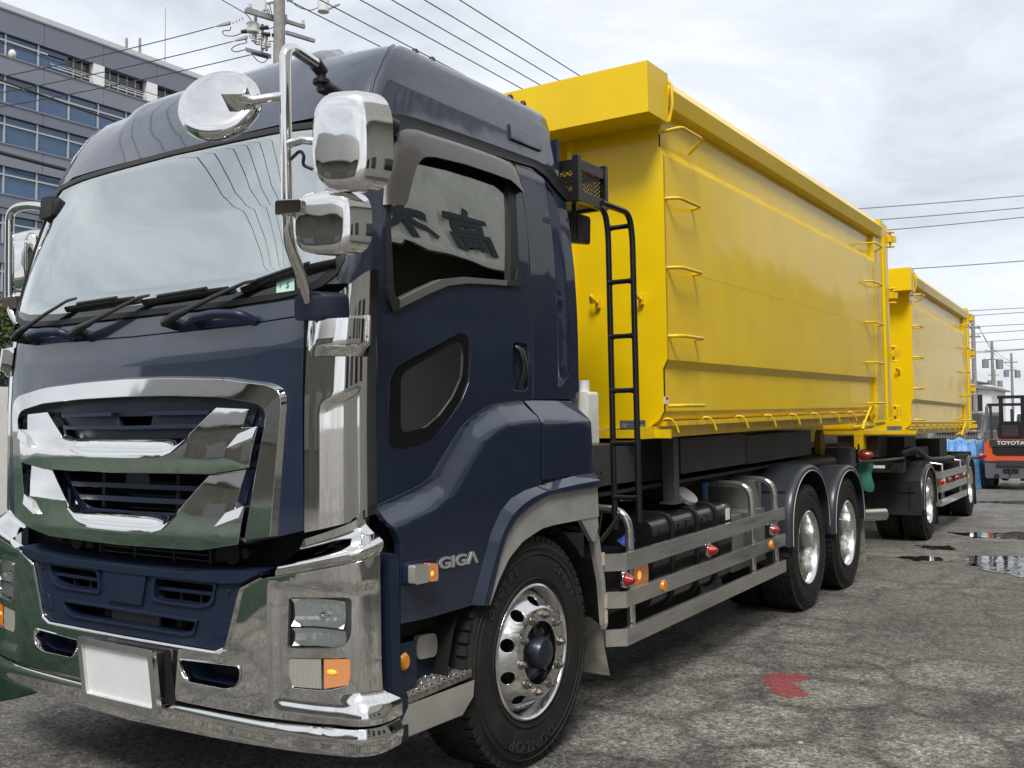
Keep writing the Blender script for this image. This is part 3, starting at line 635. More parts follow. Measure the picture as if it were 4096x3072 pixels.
for mir in (False, True):
    mx_ = XC if mir else None
    f_ = panel('fender', [FEND], fend, NAVY, T, step=.02, thick=.03, mirror=mx_)
    rf_ = panel('rear_fender_panel', [REARF], lambda y, z, d=0.0: Vector((.004-.066*max(0, (z-1.545)/.11)+d, y, z)), NAVY, T, step=(.15, .05), thick=.03, mirror=mx_, smooth=25)
    # flared lip
    LO = [(.615, 1.290)]+[(.40, 1.284)]+LIPO; LI = [(.615, 1.212), (.40, 1.212), (.119, 1.211), (.02, 1.192), (-.047, 1.174), (-.161, 1.131), (-.239, 1.074), (-.294, .993), (-.34, .90), (-.392, .79)]
    ro = resample(LO, 44); ri = resample(LI, 44); b = B(); rows = []
    for k, x_ in ((0, .0), (.55, .036), (.9, .040), (1, .038)): rows.append([Vector((x_, a.x+(c.x-a.x)*k, a.y+(c.y-a.y)*k)) for a, c in zip(ro, ri)])
    rows.append([Vector((-.03, c.x, c.y)) for c in ri]); b.grid(rows); b.out('arch_lip', NAVY, T, 30, mx_)
    # stainless arch facing
    AI = [(.608, 1.064), (.424, 1.066), (.151, 1.068), (.05, 1.062), (-.109, 1.025), (-.221, .966), (-.308, .879), (-.345, .83), (-.372, .79)]
    ri2 = resample(AI, 44); b = B(); b.grid([[Vector((.022, c.x, c.y)) for c in ri], [Vector((.030, a.x, a.y)) for a in ri2], [Vector((-.02, a.x, a.y)) for a in ri2]]); b.out('arch_facing', SATIN, T, 30, mx_)
    b = B(); b.prism([(.43, 1.066), (.604, 1.066), (.612, 1.015), (.57, .94), (.545, .945)], lambda y, z, d: Vector((d, y, z)), .0, .026); b.prism([(.604, 1.03), (.645, .955), (.70, .72), (.718, .49), (.688, .476), (.66, .72), (.59, .93)], lambda y, z, d: Vector((d-.02, y, z)), .0, .03); b.out('mudguard_edge', SATIN, T, 30, mx_)
    # inner mudguard and flap
    b = B(); rows = []
    for k in range(15):
        f = radians(25+k*11); rows.append([Vector((x_, .02-.64*cos(pi-f)*(1 if f < pi/2 else 1), .47+.62*sin(f))) for x_ in (-.02, -.45)])
    b.grid(rows); b.out('wheel_housing', VOID, T, 60, mx_)
    b = B(); b.add([Vector((-.01, .57, .56)), Vector((-.01, .69, .49)), Vector((-.01, .715, .38)), Vector((-.01, .77, .22)), Vector((-.42, .77, .22)), Vector((-.42, .715, .38)), Vector((-.42, .69, .49)), Vector((-.42, .57, .56))], [(0,1,6,7),(1,2,5,6),(2,3,4,5)])
    b.out('mud_flap', mat('worn_grey_rubber', (.30, .29, .25), .7, var=.45, vscale=9), T, 60, mx_)
    for z in (.84, .62, .54):
        b = B(); b.box((.004, .694-.02*(z > .7), z-.035), (.0125, .716-.02*(z > .7), z+.03)); b.out('reflective_tape', mat('beige_tape', (.62, .48, .33), .5), T, mirror=mx_)
    b = B(); b.box((-.30, -.93, .86), (-.10, -.50, 1.25)); b.box((-.95, -.9, .9), (-.25, .5, 1.06)); b.out('under_cab', VOID, T, mirror=mx_)
# lettering and marker lamp on the near fender
text_obj('lettering', 'GIG\u039b', SILVERTXT, T, .062, (.0055, -.560, .998), (0, 1, -.03), (0, .03, 1), .004, 1.8, bold=.002)
b = B(); b.prism(rounded([(-.915, .950), (-.755, .945), (-.755, 1.035), (-.905, 1.04)], .02), lambda y, z, d: Vector((d, y, z)), .0, .022); mk = b.out('marker_base', NAVYP, T)
b = B(); b.prism(rounded([(-.905, .958), (-.818, .956), (-.818, 1.026), (-.905, 1.030)], .012), lambda y, z, d: Vector((d, y, z)), .022, .055); b.out('clear_lens', LENSCLR, mk)
b = B(); b.prism(rounded([(-.817, .956), (-.762, .953), (-.762, 1.020), (-.817, 1.026)], .012), lambda y, z, d: Vector((d, y, z)), .022, .055); b.out('amber_lens', AMBERLIT, mk)
b = B(); b.lathe([(0, .006), (.008, .004), (.012, 0)], 12, (.0535, -.800, .985), 'X'); b.out('lit_bulb', AMBERBULB, mk)

# ---- bumper
FB = FBU
def bpanel(name, loops, m, parent=T, **k): return fpanel(name, loops, m, parent, FB, **k)
BLUE = [(0, .703), (.55, .706), (.60, .727), (.625, .80), (.67, .935), (.68, .962), (.795, 1.01), (.79, 1.022), (.4, .995), (0, .992)]
VU = rounded([(.185, .868), (.45, .868), (.52, .885), (.545, .93), (.545, .955), (.195, .953)], .02, 3)
VLW = rounded([(-.36, .750), (.36, .750), (.42, .764), (.445, .802), (-.445, .802), (-.42, .764)], .015, 3)
CTR = [(-.112, .838), (.112, .838), (.152, .996), (-.152, .996)]
blue = bpanel('bumper_centre', [sym(BLUE), VU, [(-u, z) for u, z in VU[::-1]], VLW], NAVYP, step=.08, thick=.05, off=.004)
bpanel('tow_cover', [CTR], NAVYP, blue, step=.1, thick=.02, off=.016)
bpanel('vent_plate', [[(-.16, .742), (.16, .742), (.16, .806), (-.16, .806)]], mat('grey_plate', (.06, .062, .075), .5), blue, step=.2, thick=.01, off=-.035)
for g in (1, -1):
    for z in (.912,): bpanel('vent_slat', [[(.19*g, z-.008), (.54*g, z-.005), (.54*g, z+.009), (.19*g, z+.006)]], NAVYP, blue, step=.1, thick=.04, off=-.01)
    for u in (.30, .42): bpanel('vent_slat', [[(u*g, .868), ((u+.008)*g, .868), ((u+.008)*g, .91), (u*g, .91)]], NAVYP, blue, step=.1, thick=.02, off=-.03)
    bpanel('cover_cap', [rounded([(.53*g, .752), (.60*g, .755), (.635*g, .80), (.64*g, .83), (.565*g, .828)], .015, 3)], NAVYP, blue, step=.1, thick=.006, off=.0075)
    b = B(); c_ = FB(FB.s_of_u(.62*g, .935), .935, .005); b.cyl(c_, c_+Vector((0, -.004, 0)), .012, .010, 14); b.out('screw', BLACKP, blue)
    bpanel('strut', [[(.22*g, .745), (.26*g, .745), (.26*g, .81), (.22*g, .81)]], DARK, blue, step=.2, thick=.02, off=-.07)
def grow(L, k):
    cu = sum(p[0] for p in L)/len(L); cz_ = sum(p[1] for p in L)/len(L); return [(u+(k if u > cu else -k), z+(k if z > cz_ else -k)*.8) for u, z in L]
for L in (VU, [(-u, z) for u, z in VU[::-1]], VLW): bpanel('vent_rim', [grow(L, .014), L], NAVYP, blue, step=.1, thick=.02, off=.013)
bpanel('upper_lip', [sym([(0, .962), (.60, .966), (.70, .975), (.79, 1.014), (.788, 1.024), (.4, .997), (0, .994)])], NAVYP, blue, step=.08, thick=.03, off=.022)
bpanel('bumper_void', [sym([(0, .48), (.7, .50), (.8, .95), (0, .95)])], VOID, step=.3, thick=0, off=-.12)
# deck behind the top edge, radiator and dark machinery in the gap
b = B(); rows = []
for k in range(4):
    rows.append([FB(FB.s_of_u(u/20, 1.0), (.993+.028*(abs(u/20)/.8)**2)+.006*(k > 0), .004-.07*k) for u in range(-16, 17)])
b.grid(rows); b.out('bumper_step', NAVYP, blue, 30)
b = B(); b.box((XC-.95, -1.08, .95), (XC+.95, -1.06, 1.30)); b.out('gap_backing', VOID, T)
for k in range(5):
    b = B(); b.box((XC-.38, -1.115, 1.01+k*.024), (XC+.38, -1.10, 1.018+k*.024)); b.out('intercooler_fin', GREYD, T)
for x_ in (-.38, -.13, .13, .36):
    b = B(); b.box((XC+x_, -1.12, 1.0), (XC+x_+.012, -1.10, 1.13)); b.out('intercooler_post', GREYD, T)
for g in (-1, 1):
    b = B(); b.box((XC+g*.44-.03, -1.13, 1.02), (XC+g*.44+.03, -1.10, 1.12)); b.cyl((XC+g*.52, -1.14, 1.06), (XC+g*.52, -1.08, 1.06), .045); b.cyl((XC+g*.62, -1.16, 1.07), (XC+g*.62, -1.12, 1.07), .022); b.out('cab_lock', DARK, T)
# chrome shell: openings for blue panel, fog openings, lamps
CH = sym([(0, .474), (.8, .484), (1.0, .494), (1.13, .50)])
OPN = rounded([(.385, .566), (.60, .566), (.655, .58), (.68, .61), (.68, .655), (.33, .642), (.352, .60)], .02, 4)
LAMP = rounded([(.905, .748), (1.09, .757), (1.145, .775), (1.162, .81), (1.165, .945), (.915, .932)], [.012, .02, .02, .02, .02, .012], 4)
TURN = rounded([(.905, .640), (.92, .602), (1.07, .606), (1.15, .628), (1.158, .66), (1.158, .728), (.905, .710)], .012, 3)
def su(u, z): return FB.s_of_u(u, z)
smx = FB.smax
def bl(L): return [(su(u, z), z) for u, z in L]
half_out = [(su(0, .5), .474), (su(.8, .5), .484), (su(1.0, .5), .490), (smx-.02, .497), (smx+.035, .500), (smx+.035, .56), (smx-.02, .60), (smx-.025, .70), (smx-.025, 1.095), (smx-.12, 1.072), (su(1.02, 1.03), 1.037), (su(.865, 1.0), 1.008), (su(.81, 1.0), 1.0), (su(.688, .96), .958), (su(.678, .93), .93), (su(.633, .8), .80), (su(.606, .724), .724), (su(.553, .70), .700), (0, .697)]
full = half_out+[(-a, z) for a, z in half_out[::-1] if abs(a) > 1e-6]
neg = lambda L: [(-a, z) for a, z in L[::-1]]
def bulge(s_, z):
    q = abs(s_); e_ = .0
    e_ += .045*sm((.60-z)/.05)*sm((q-(smx-.22))/.16)            # corner foot swells outwards
    e_ += -.012*sm((.56-z)/.06)*sm((.9-q)/.4)*0
    lamp = sm((q-su(.84, .8))/.02)*sm((smx-.035-q)/.02)*sm((z-.535)/.015)*sm((.985-z)/.015)
    return e_-.016*lamp
bump = panel('bumper', [full, bl(OPN), neg(bl(OPN)), bl(LAMP), neg(bl(LAMP)), bl(TURN), neg(bl(TURN))], FB, CHROME, T, step=.016, thick=.05, off=.004, extra=bulge, smooth=45)
for g in (1, -1):
    flip = (lambda L: L) if g == 1 else neg
    # top roll of the bumper corner
    rows = []
    for k in range(15):
        t = k/14; row = []; q0 = su(.862, 1.0)+.075*t; q1 = smx-.022
        for i in range(27):
            w = i/26; q = q0+(q1-q0)*w; z0 = interp(q, [su(.81, 1), su(.865, 1), su(1.02, 1), smx-.12, smx-.02], [1.0, 1.008, 1.037, 1.072, 1.097])+.003; h_ = .115+.035*w
            o_ = .006+.014*sin(min(1, t/.42)*pi)-.075*sm((t-.22)/.5)
            row.append(FB(q*g, z0+h_*t, o_))
        rows.append(row)
    b = B(); b.grid(rows); b.out('bumper_top', CHROME, bump, 60)
    bev = [(.795, 1.004), (.684, .956), (.673, .93), (.629, .80), (.602, .725), (.552, .703), (0, .700)]
    bo = [(.800, .998), (.70, .948), (.690, .925), (.647, .795), (.618, .714), (.556, .686), (0, .682)]
    fs_ = lambda L: [(u*g, z) for u, z in L]
    mid = [((a_[0]+c_[0])/2, (a_[1]+c_[1])/2) for a_, c_ in zip(bo, bev)]
    fstrip('bumper_bevel', [fs_(bo), fs_(mid), fs_(bev), fs_(bev)], [.0045, .017, .012, -.02], CHROME, bump, FB, 70)
    # fog opening liner
    o_ = bl(OPN); o_ = o_ if g == 1 else neg(o_)
    b = B(); cx = sum(p[0] for p in o_)/len(o_); cz = sum(p[1] for p in o_)/len(o_)
    lp = o_+[o_[0]]
    b.grid([[FB(cx+(a-cx)*1.03, cz+(z-cz)*1.14, .005) for a, z in lp], [FB(cx+(a-cx)*1.015, cz+(z-cz)*1.07, .012) for a, z in lp], [FB(a, z, .006) for a, z in lp], [FB(cx+(a-cx)*.985, cz+(z-cz)*.95, -.03) for a, z in lp]]); b.out('opening_rim', CHROME, bump, 60)
    b = B(); b.grid([[FB(a, z, -.03) for a, z in lp], [FB(cx+(a-cx)*.85, cz+(z-cz)*.8, -.16) for a, z in lp]]); b.out('opening_duct', NAVYP, bump, 60)
    # head lamp: reflector, bulbs, clear cover
    la = bl(LAMP); la = la if g == 1 else neg(la)
    hl = panel('headlight', [la], FB, mat('lamp_bowl', (.80, .80, .79), .40, .1), T, step=.06, thick=0, off=-.095, smooth=25)
    q0, q1 = min(abs(p[0]) for p in la), max(abs(p[0]) for p in la)
    for zc_, zh in ((.880, .050), (.790, .032)):
        lp_ = [((q0+.022)*g, zc_-zh), ((q1-.030)*g, zc_-zh), ((q1-.022)*g, zc_+zh), ((q0+.022)*g, zc_+zh)]
        qm = (q0+q1)/2
        panel('reflector_bowl', [lp_], FB, LAMPREF, hl, step=(.0125, .0125), thick=0, off=-.062, smooth=14, extra=lambda s_, z, zc_=zc_, zh=zh: .045*((abs(s_)-qm)/(q1-q0)*2)**2+.022*((z-zc_)/zh)**2+.004*(int(abs(s_)*40) % 2)+.003*(int((z-.7)*40) % 2))
    b = B(); cx = sum(p[0] for p in la)/len(la); cz = sum(p[1] for p in la)/len(la); lp = la+[la[0]]
    b.grid([[FB(a, z, -.005) for a, z in lp], [FB(cx+(a-cx)*.97, cz+(z-cz)*.97, -.095) for a, z in lp]]); b.out('lamp_wall', mat('lamp_wall_grey', (.16, .16, .155), .25, .6), hl, 60)
    panel('lamp_cover', [la], FB, CLEARGL, hl, step=.08, thick=0, off=-.018)
    for (uu, zz_, rr) in ((1.045, .868, .020),):
        c_ = FB(su(uu, .8)*g, zz_, -.075); b = B(); b.lathe([(0, -.045), (rr*.5, -.042), (rr*.8, -.03), (rr, -.008), (rr*1.05, 0)], 20, c_, 'Y'); b.out('lamp_bulb', CHROME, hl, 60)
    b = B(); 
    for k in range(6): 
        q = (su(.925, .8)+.035*k)*g; b.add([FB(q, .925, -.06), FB(q+.004*g, .925, -.06), FB(q+.004*g, .90, -.07), FB(q, .90, -.07)], [(0, 1, 2, 3)])
    b.out('lamp_ribs', LAMPREF, hl)
    # turn signal: fluted clear half and amber half
    tu = bl(TURN); tu = tu if g == 1 else neg(tu); sd_ = su(1.052, .66)
    tl = panel('turn_signal', [tu], FB, mat('lamp_back_grey', (.35, .34, .32), .3, .5), T, step=.06, thick=0, off=-.045)
    fl = lambda s_, z: .004*abs(((abs(s_)*70) % 1.0)-.5)
    clr = [p for p in tu if abs(p[0]) < sd_-.004]; amb = [p for p in tu if abs(p[0]) > sd_+.004]
    A0 = min(abs(p[0]) for p in tu); A1 = max(abs(p[0]) for p in tu)
    panel('clear_half', [[(A0*g, .645), ((A0+.015)*g, .606), (sd_*g-.006*g, .610), (sd_*g-.006*g, .718), (A0*g, .708)]], FB, LENSCLR, tl, step=(.0036, .06), thick=0, off=-.016, extra=fl, smooth=5)
    panel('amber_half', [[(sd_*g+.006*g, .611), ((A1-.01)*g, .630), (A1*g, .66), (A1*g, .724), (sd_*g+.006*g, .717)]], FB, AMBER if g == -1 else AMBERLIT, tl, step=(.0036, .06), thick=0, off=-.016, extra=fl, smooth=5)
    for q_ in (sd_+.040,):
        c_ = FB(q_*g, .674, -.0125); b = B(); b.lathe([(0, -.003), (.006, -.002), (.009, 0)], 12, c_, 'Y'); b.v = [(c_[0]+(x_-c_[0])*2.2, y_+(x_-c_[0])*.5*g, z_) for x_, y_, z_ in b.v]; b.out('lit_bulb', AMBERBULB, tl)
    # lower lip ends are navy, with a navy edge strip along the bumper side
    bx_ = XC if g == -1 else None
    b = B(); b.prism(rounded([(-.995, 1.09), (-.945, 1.07), (-.945, .62), (-.905, .54), (-.905, .375), (-.965, .372), (-.965, .53), (-.995, .61)], .015, 3), lambda y, z, d: Vector((d, y, z)), -.05, .012); b.out('bumper_edge', NAVYP, bump, 30, bx_)
lipl = [(su(0, .5), .352), (su(.75, .5), .372), (su(.79, .5), .374), (smx-.05, .386), (smx+.04, .392), (smx+.04, .485), (smx-.03, .482), (su(1.0, .5), .476), (su(.8, .5), .468), (0, .460)]
panel('bumper_lip', [lipl+[(-a, z) for a, z in lipl[::-1] if abs(a) > 1e-6]], FB, CHROME, bump, step=.02, thick=.03, off=.0, smooth=60, extra=lambda s_, z: .016*sm((z-.38)/.07)+.035*sm((abs(s_)-(smx-.25))/.22)-.016*sm((z-.452)/.02))
# covered number plate in its stainless frame
PC = Vector((XC+.012, -1.285, .555)); tl_ = radians(-6)
pf = lambda a, c, d: PC+Vector((a, c*sin(tl_)-d*cos(tl_), c*cos(tl_)-d*sin(tl_)*-1))
plate = panel('number_plate', [rounded([(-.225, -.115), (.225, -.115), (.225, .115), (-.225, .115)], .012, 3)], pf, PLATEW, T, step=.3, thick=.004, off=.012)
panel('plate_frame', [rounded([(-.25, -.135), (.25, -.135), (.25, .135), (-.25, .135)], .02, 4), rounded([(-.22, -.107), (.22, -.107), (.22, .107), (-.22, .107)], .012, 3)], pf, ALU, plate, step=.3, thick=.022, off=.026)
b = B(); b.add([PC+Vector((.24, .03, -.12)), PC+Vector((.30, .035, -.10)), PC+Vector((.27, .035, .11)), PC+Vector((.24, .03, .12))], [(0, 1, 2, 3)]); b.box(PC+Vector((-.2, .0, -.1)), PC+Vector((.2, .04, .1))); b.out('plate_bracket_shade', BLACKP, plate)  # box is the bracket; the flat black quad paints its shadow at the right

# ---- step and side lamp behind the bumper (near side and mirrored)
for mir in (False, True):
    mx_ = XC if mir else None
    b = B(); b.prism([(-.93, .555), (-.42, .72), (-.40, .48), (-.93, .50)], lambda y, z, d: Vector((d, y, z)), -.12, -.10); b.box((-.13, -.95, .50), (-.02, -.93, .75)); b.box((-.14, -.44, .47), (-.05, -.40, .70)); b.prism([(-.95, .50), (-.80, .50), (-.80, .72), (-.95, .73)], lambda y, z, d: Vector((d, y, z)), -.045, -.03); sp = b.out('step_well', NAVYP, T, 30, mx_)
    b = B(); b.box((-.11, -.40, .60), (-.10, -.37, .95)); b.box((-.13, -.92, .72), (-.11, -.40, .82)); b.out('step_well_back', VOID, sp, 30, mx_)
    b = B(); b.prism([(-.12, -.93), (-.12, -.52), (.0, -.475), (.01, -.93)], lambda x_, y, d: Vector((x_, y, d)), .508, .540); st = b.out('step', mat('cast_step_metal', (.30, .285, .25), .45, .5, var=.3, vscale=18, bevel=.004), T, 30, mx_)
    b = B()
    for i in range(11):
        for j in range(3):
            y = -.905+i*.04; x_ = -.10+j*.042+(i % 2)*.008
            b.cyl((x_, y, .539), (x_, y, .546), .008, .005, 7)
        b.box((-.004, -.915+i*.04, .534), (.012, -.90+i*.04, .544))
    struct(b.out('tread_studs', ALU, st, 30, mx_), None, 'stuff')
    b = B(); b.grid([[Vector((.011, -.955, .507)), Vector((.018, -.482, .500))], [Vector((.012, -.958, .44)), Vector((.02, -.495, .435))], [Vector((.004, -.962, .385)), Vector((.004, -.55, .372))], [Vector((-.04, -.962, .375)), Vector((-.04, -.58, .36))]]); b.out('step_skirt', SATIN, st, 50, mx_)
    b = B(); b.prism(rounded([(-.735, .625), (-.615, .615), (-.603, .66), (-.615, .71), (-.725, .718), (-.742, .68)], .03, 5), lambda y, z, d: Vector((d, y, z)), -.10, -.075); b.out('side_lamp', LENSCLR, T, 40, mx_)
    b = B(); b.lathe([(0, .012), (.02, .011), (.026, .004), (.028, 0)], 24, (-.03, -.872, .655), 'X'); b.v = [(x_, y, .655+(z-.655)*1.25) for x_, y, z in b.v]; b.out('orange_reflector', ORANGERF, T, 40, mx_)

# ---- wipers and grab handles on the cowl
def wpt(u, z, o): return FUP(FUP.s_of_u(u, z), z, o)
for (u0, z0, u1, z1, ub0, zb0, ub1, zb1) in ((-.875, 1.990, -.46, 2.128, -.50, 2.098, -.01, 2.106), (-.37, 1.978, .06, 2.10, .06, 2.085, .575, 2.098), (.262, 1.985, .69, 2.108, .655, 2.088, 1.06, 2.165)):
    b = B(); b.cyl(wpt(u0, z0, 0), wpt(u0, z0, .055), .026, .022, 14)
    du, dz = u1-u0, z1-z0
    b.tube([wpt(u0-.01, z0-.003, .05), wpt(u0+du*.12, z0+dz*.12, .058), wpt(u0+du*.28, z0+dz*.28, .056)], [.024, .024, .019], 10, flat=.7)
    w_ = b.out('wiper', BLACKP, T, 50)
    b = B(); b.tube([wpt(u0+du*.26, z0+dz*.26, .058), wpt(u0+du*.6, z0+dz*.6, .056), wpt(u1, z1, .05), wpt(u1+.06, z1+.006, .045)], [.019, .014, .010, .008], 8, flat=.6); b.out('wiper_arm', BLACKP, w_, 50)
    b = B(); nn = 14; b.tube([wpt(ub0+(ub1-ub0)*k/nn, zb0+(zb1-zb0)*k/nn, .020+.006*sin(pi*k/nn)) for k in range(nn+1)], .011, 8, flat=1.5); b.tube([wpt(ub0+(ub1-ub0)*k/nn, zb0+.012+(zb1-zb0)*k/nn, .036) for k in range(3, nn-2)], .009, 8); b.out('wiper_blade', SEALM, w_, 50)
for u0, u1 in ((.41, .72), (-.745, -.43)):
    b = B(); b.tube(fillet([wpt(u0, 1.968, .0), wpt(u0+.012, 1.984, .06), wpt((u0+u1)/2, 1.993, .066), wpt(u1-.03, 1.984, .06), wpt(u1, 1.966, .0)], .03), .019, 10); b.out('cowl_handle', NAVYP, T, 60)
# inspection sticker inside the windscreen
stk = fpanel('windscreen_sticker', [[(.82, 2.068), (.905, 2.072), (.898, 2.122), (.815, 2.118)]], STICK, step=.1, thick=0, off=.012)
for s_, q_, z_, sz in (('5', .872, 2.094, .034), ('2', .838, 2.094, .018)):
    c_ = wpt(q_, z_, .014); c2 = wpt(q_+.01, z_, .014); text_obj('sticker_digit', s_, INK, stk, sz, c_, c2-c_, (0, .25, 1), .0006)

# ---- mirrors
def mirrors(mir):
    mx_ = XC if mir else None
    b = B(); b.prism(rounded([(-.06, -.05), (.06, -.05), (.06, .045), (.0, .06), (-.06, .04)], .02, 3), lambda a, c, d: Vector((-.155+a*.9-d*.5, -1.165+a*.35-d*.8, 2.0+c)), -.05, .05); base = b.out('mirror_foot', NAVYP, T, 40, mx_)
    path = [(-.21, -1.17, 1.995), (-.165, -1.245, 2.085), (-.118, -1.36, 2.20), (-.105, -1.38, 2.27), (-.108, -1.38, 2.60), (-.108, -1.38, 2.905), (-.15, -1.175, 2.895)]
    b = B(); b.tube(fillet(path, .07, 8), .021, 16); arm = b.out('mirror_arm', CHROME, base, 60, mx_)
    b = B(); b.cyl((-.15, -1.19, 2.90), (-.15, -1.15, 2.872), .026, .024, 14); b.cyl((-.15, -1.16, 2.88), (-.15, -1.155, 2.80), .018, .018, 12); b.cyl((-.15, -1.158, 2.845), (-.15, -1.158, 2.83), .032, .032, 16); b.tube([(-.15, -1.158, 2.825), (-.14, -1.05, 2.80), (-.12, -.88, 2.765), (-.105, -.80, 2.74)], [.030, .026, .026, .04], 10)
    b.prism(rounded([(-.86, 2.71), (-.775, 2.71), (-.765, 2.775), (-.80, 2.795), (-.86, 2.78)], .012, 3), lambda y, z, d: Vector((xs(z)+d, y, z)), .0, .028); b.out('mirror_bracket', BLACKP, base, 40, mx_)
    # main mirror: deep rounded chrome shell
    def shell(name, cx, cz, w, h, y0, dpt, pw, parent, yaw=.0, tilt=.0):
        b = B(); rows = []; N = 40
        for r_, dd in ((1.0, dpt), (1.0, dpt*.75), (.995, dpt*.45), (.965, dpt*.24), (.89, dpt*.11), (.76, dpt*.045), (.6, dpt*.022), (.4, dpt*.009), (.2, dpt*.002), (.0, .0)):
            row = []
            for k in range(N+1):
                f = 2*pi*k/N; c_, s_ = cos(f), sin(f); px_ = w*r_*abs(c_)**(2/pw)*(1 if c_ >= 0 else -1); pz_ = h*r_*abs(s_)**(2/pw)*(1 if s_ >= 0 else -1)
                row.append(Vector((cx+px_*cos(yaw)-dd*sin(yaw)*-1, y0+dd*cos(yaw)+px_*sin(yaw), cz+pz_+tilt*dd)))
            rows.append(row)
        b.grid(rows); o_ = b.out(name, CHROME, parent, 75, mx_)
        b = B(); b.f = [tuple(range(N))]; b.v = rows[0][:-1]; b.out('mirror_glass', mat('mirror_silver', (.8, .82, .83), .02, 1.0), o_, 60, mx_)
        return o_
    m1 = shell('mirror_shell', .165, 2.512, .104, .168, -1.42, .10, 3.1, base, yaw=.40)
    m2 = shell('mirror_shell', .080, 2.248, .108, .108, -1.42, .085, 3.3, base, yaw=.40)
    b = B(); b.prism(rounded([(-.05, -.026), (.05, -.022), (.05, .024), (-.05, .026)], .01, 3), lambda a, c, d: Vector((-.005+a*.9, -1.462+d+a*.35, 2.300+c)), -.012, .03); b.out('mirror_clamp', CHROME, m2, 40, mx_)
    b = B(); b.out; b.tube([(-.108, -1.38, 2.312), (-.04, -1.41, 2.318)], .012, 10); b.out('mirror_stay', CHROME, base, 60, mx_); b = B(); b.tube([(-.108, -1.38, 2.545), (-.03, -1.38, 2.55), (.0, -1.34, 2.55)], .015, 10); b.out('mirror_stay', CHROME, base, 60, mx_); b = B(); b.tube(fillet([(-.09, -1.38, 2.49), (-.05, -1.37, 2.52), (-.035, -1.365, 2.50), (-.05, -1.36, 2.47), (-.02, -1.34, 2.455)], .015), .006, 8); b.out('mirror_cable', BLACKP, base, 60, mx_)
    # round under-view mirror, a shallow drum standing off to the middle
    nv = Vector((.42, -.80, .42)).normalized(); rv = nv.cross(Vector((0, 0, 1))).normalized()*-1; uv = rv.cross(nv)*-1 if rv.cross(nv).z < 0 else rv.cross(nv); cc = Vector((-.335, -1.49, 2.722)); cx = cc.x; N = 48
    b = B(); rows = []
    for r_, dd in ((.144, .055), (.149, .048), (.150, .025), (.145, .012), (.136, .005), (.105, .003), (.06, .0008), (0, 0)):
        rows.append([cc+rv*(r_*cos(2*pi*k/N))+uv*(r_*sin(2*pi*k/N))-nv*dd for k in range(N+1)])
    b.grid(rows); b.f.append(tuple(range(N))); rm = b.out('round_mirror', CHROME, base, 70, mx_)
    b = B(); b.prism(rounded([(-.045, -.022), (.045, -.026), (.052, .014), (.015, .026), (-.04, .02)], .012, 3), lambda a, c, d: cc+rv*((.075+a)*(1 if rv.x > 0 else -1))+uv*c+nv*d, -.01, .045); b.out('mirror_clamp', CHROME, rm, 40, mx_)
    b = B(); b.tube([(cx+.11, -1.475, 2.71), (-.2, -1.44, 2.705), (-.112, -1.385, 2.718)], .016, 10); b.out('mirror_stay', CHROME, rm, 60, mx_)
mirrors(False)
# driver's mirror on the far side, a plainer bracket close to the pillar
b = B(); b.tube(fillet([(-2.14, -1.0, 2.650), (-2.30, -1.03, 2.685), (-2.425, -1.05, 2.67), (-2.43, -1.05, 2.20), (-2.37, -1.05, 2.10), (-2.26, -1.04, 2.04)], .07, 8), .022, 14); la_ = b.out('mirror_arm', CHROME, T, 60)
b = B(); b.prism(rounded([(-.05, -.06), (.06, -.05), (.06, .05), (-.03, .05)], .015, 3), lambda a, c, d: Vector((-2.15+a, -.99+d, 2.655+c)), -.04, .04); b.out('mirror_bracket', BLACKP, la_, 40)
b = B(); b.cyl((-2.43, -1.05, 2.17), (-2.43, -1.05, 2.22), .032, .032, 14); b.box((-2.43, -1.07, 2.165), (-2.33, -1.03, 2.225)); b.out('mirror_clamp', mat('rusty_clamp', (.07, .045, .04), .6), la_)
for cz_, hh, ww, cxx in ((2.43, .155, .13, -2.44), (2.20, .07, .08, -2.44)):
    b = B(); rows = []
    for r_, dd in ((1.0, .14), (1.0, .10), (.97, .04), (.88, .012), (.6, .004), (.0, .0)):
        rows.append([Vector((cxx+ww*r_*abs(cos(f))**.45*(1 if cos(f) >= 0 else -1), -1.0+dd, cz_+hh*r_*abs(sin(f))**.45*(1 if sin(f) >= 0 else -1))) for f in [2*pi*k/36 for k in range(37)]])
    b.grid(rows); b.f.append(tuple(range(36))); b.out('mirror_shell', CHROME, la_, 70)
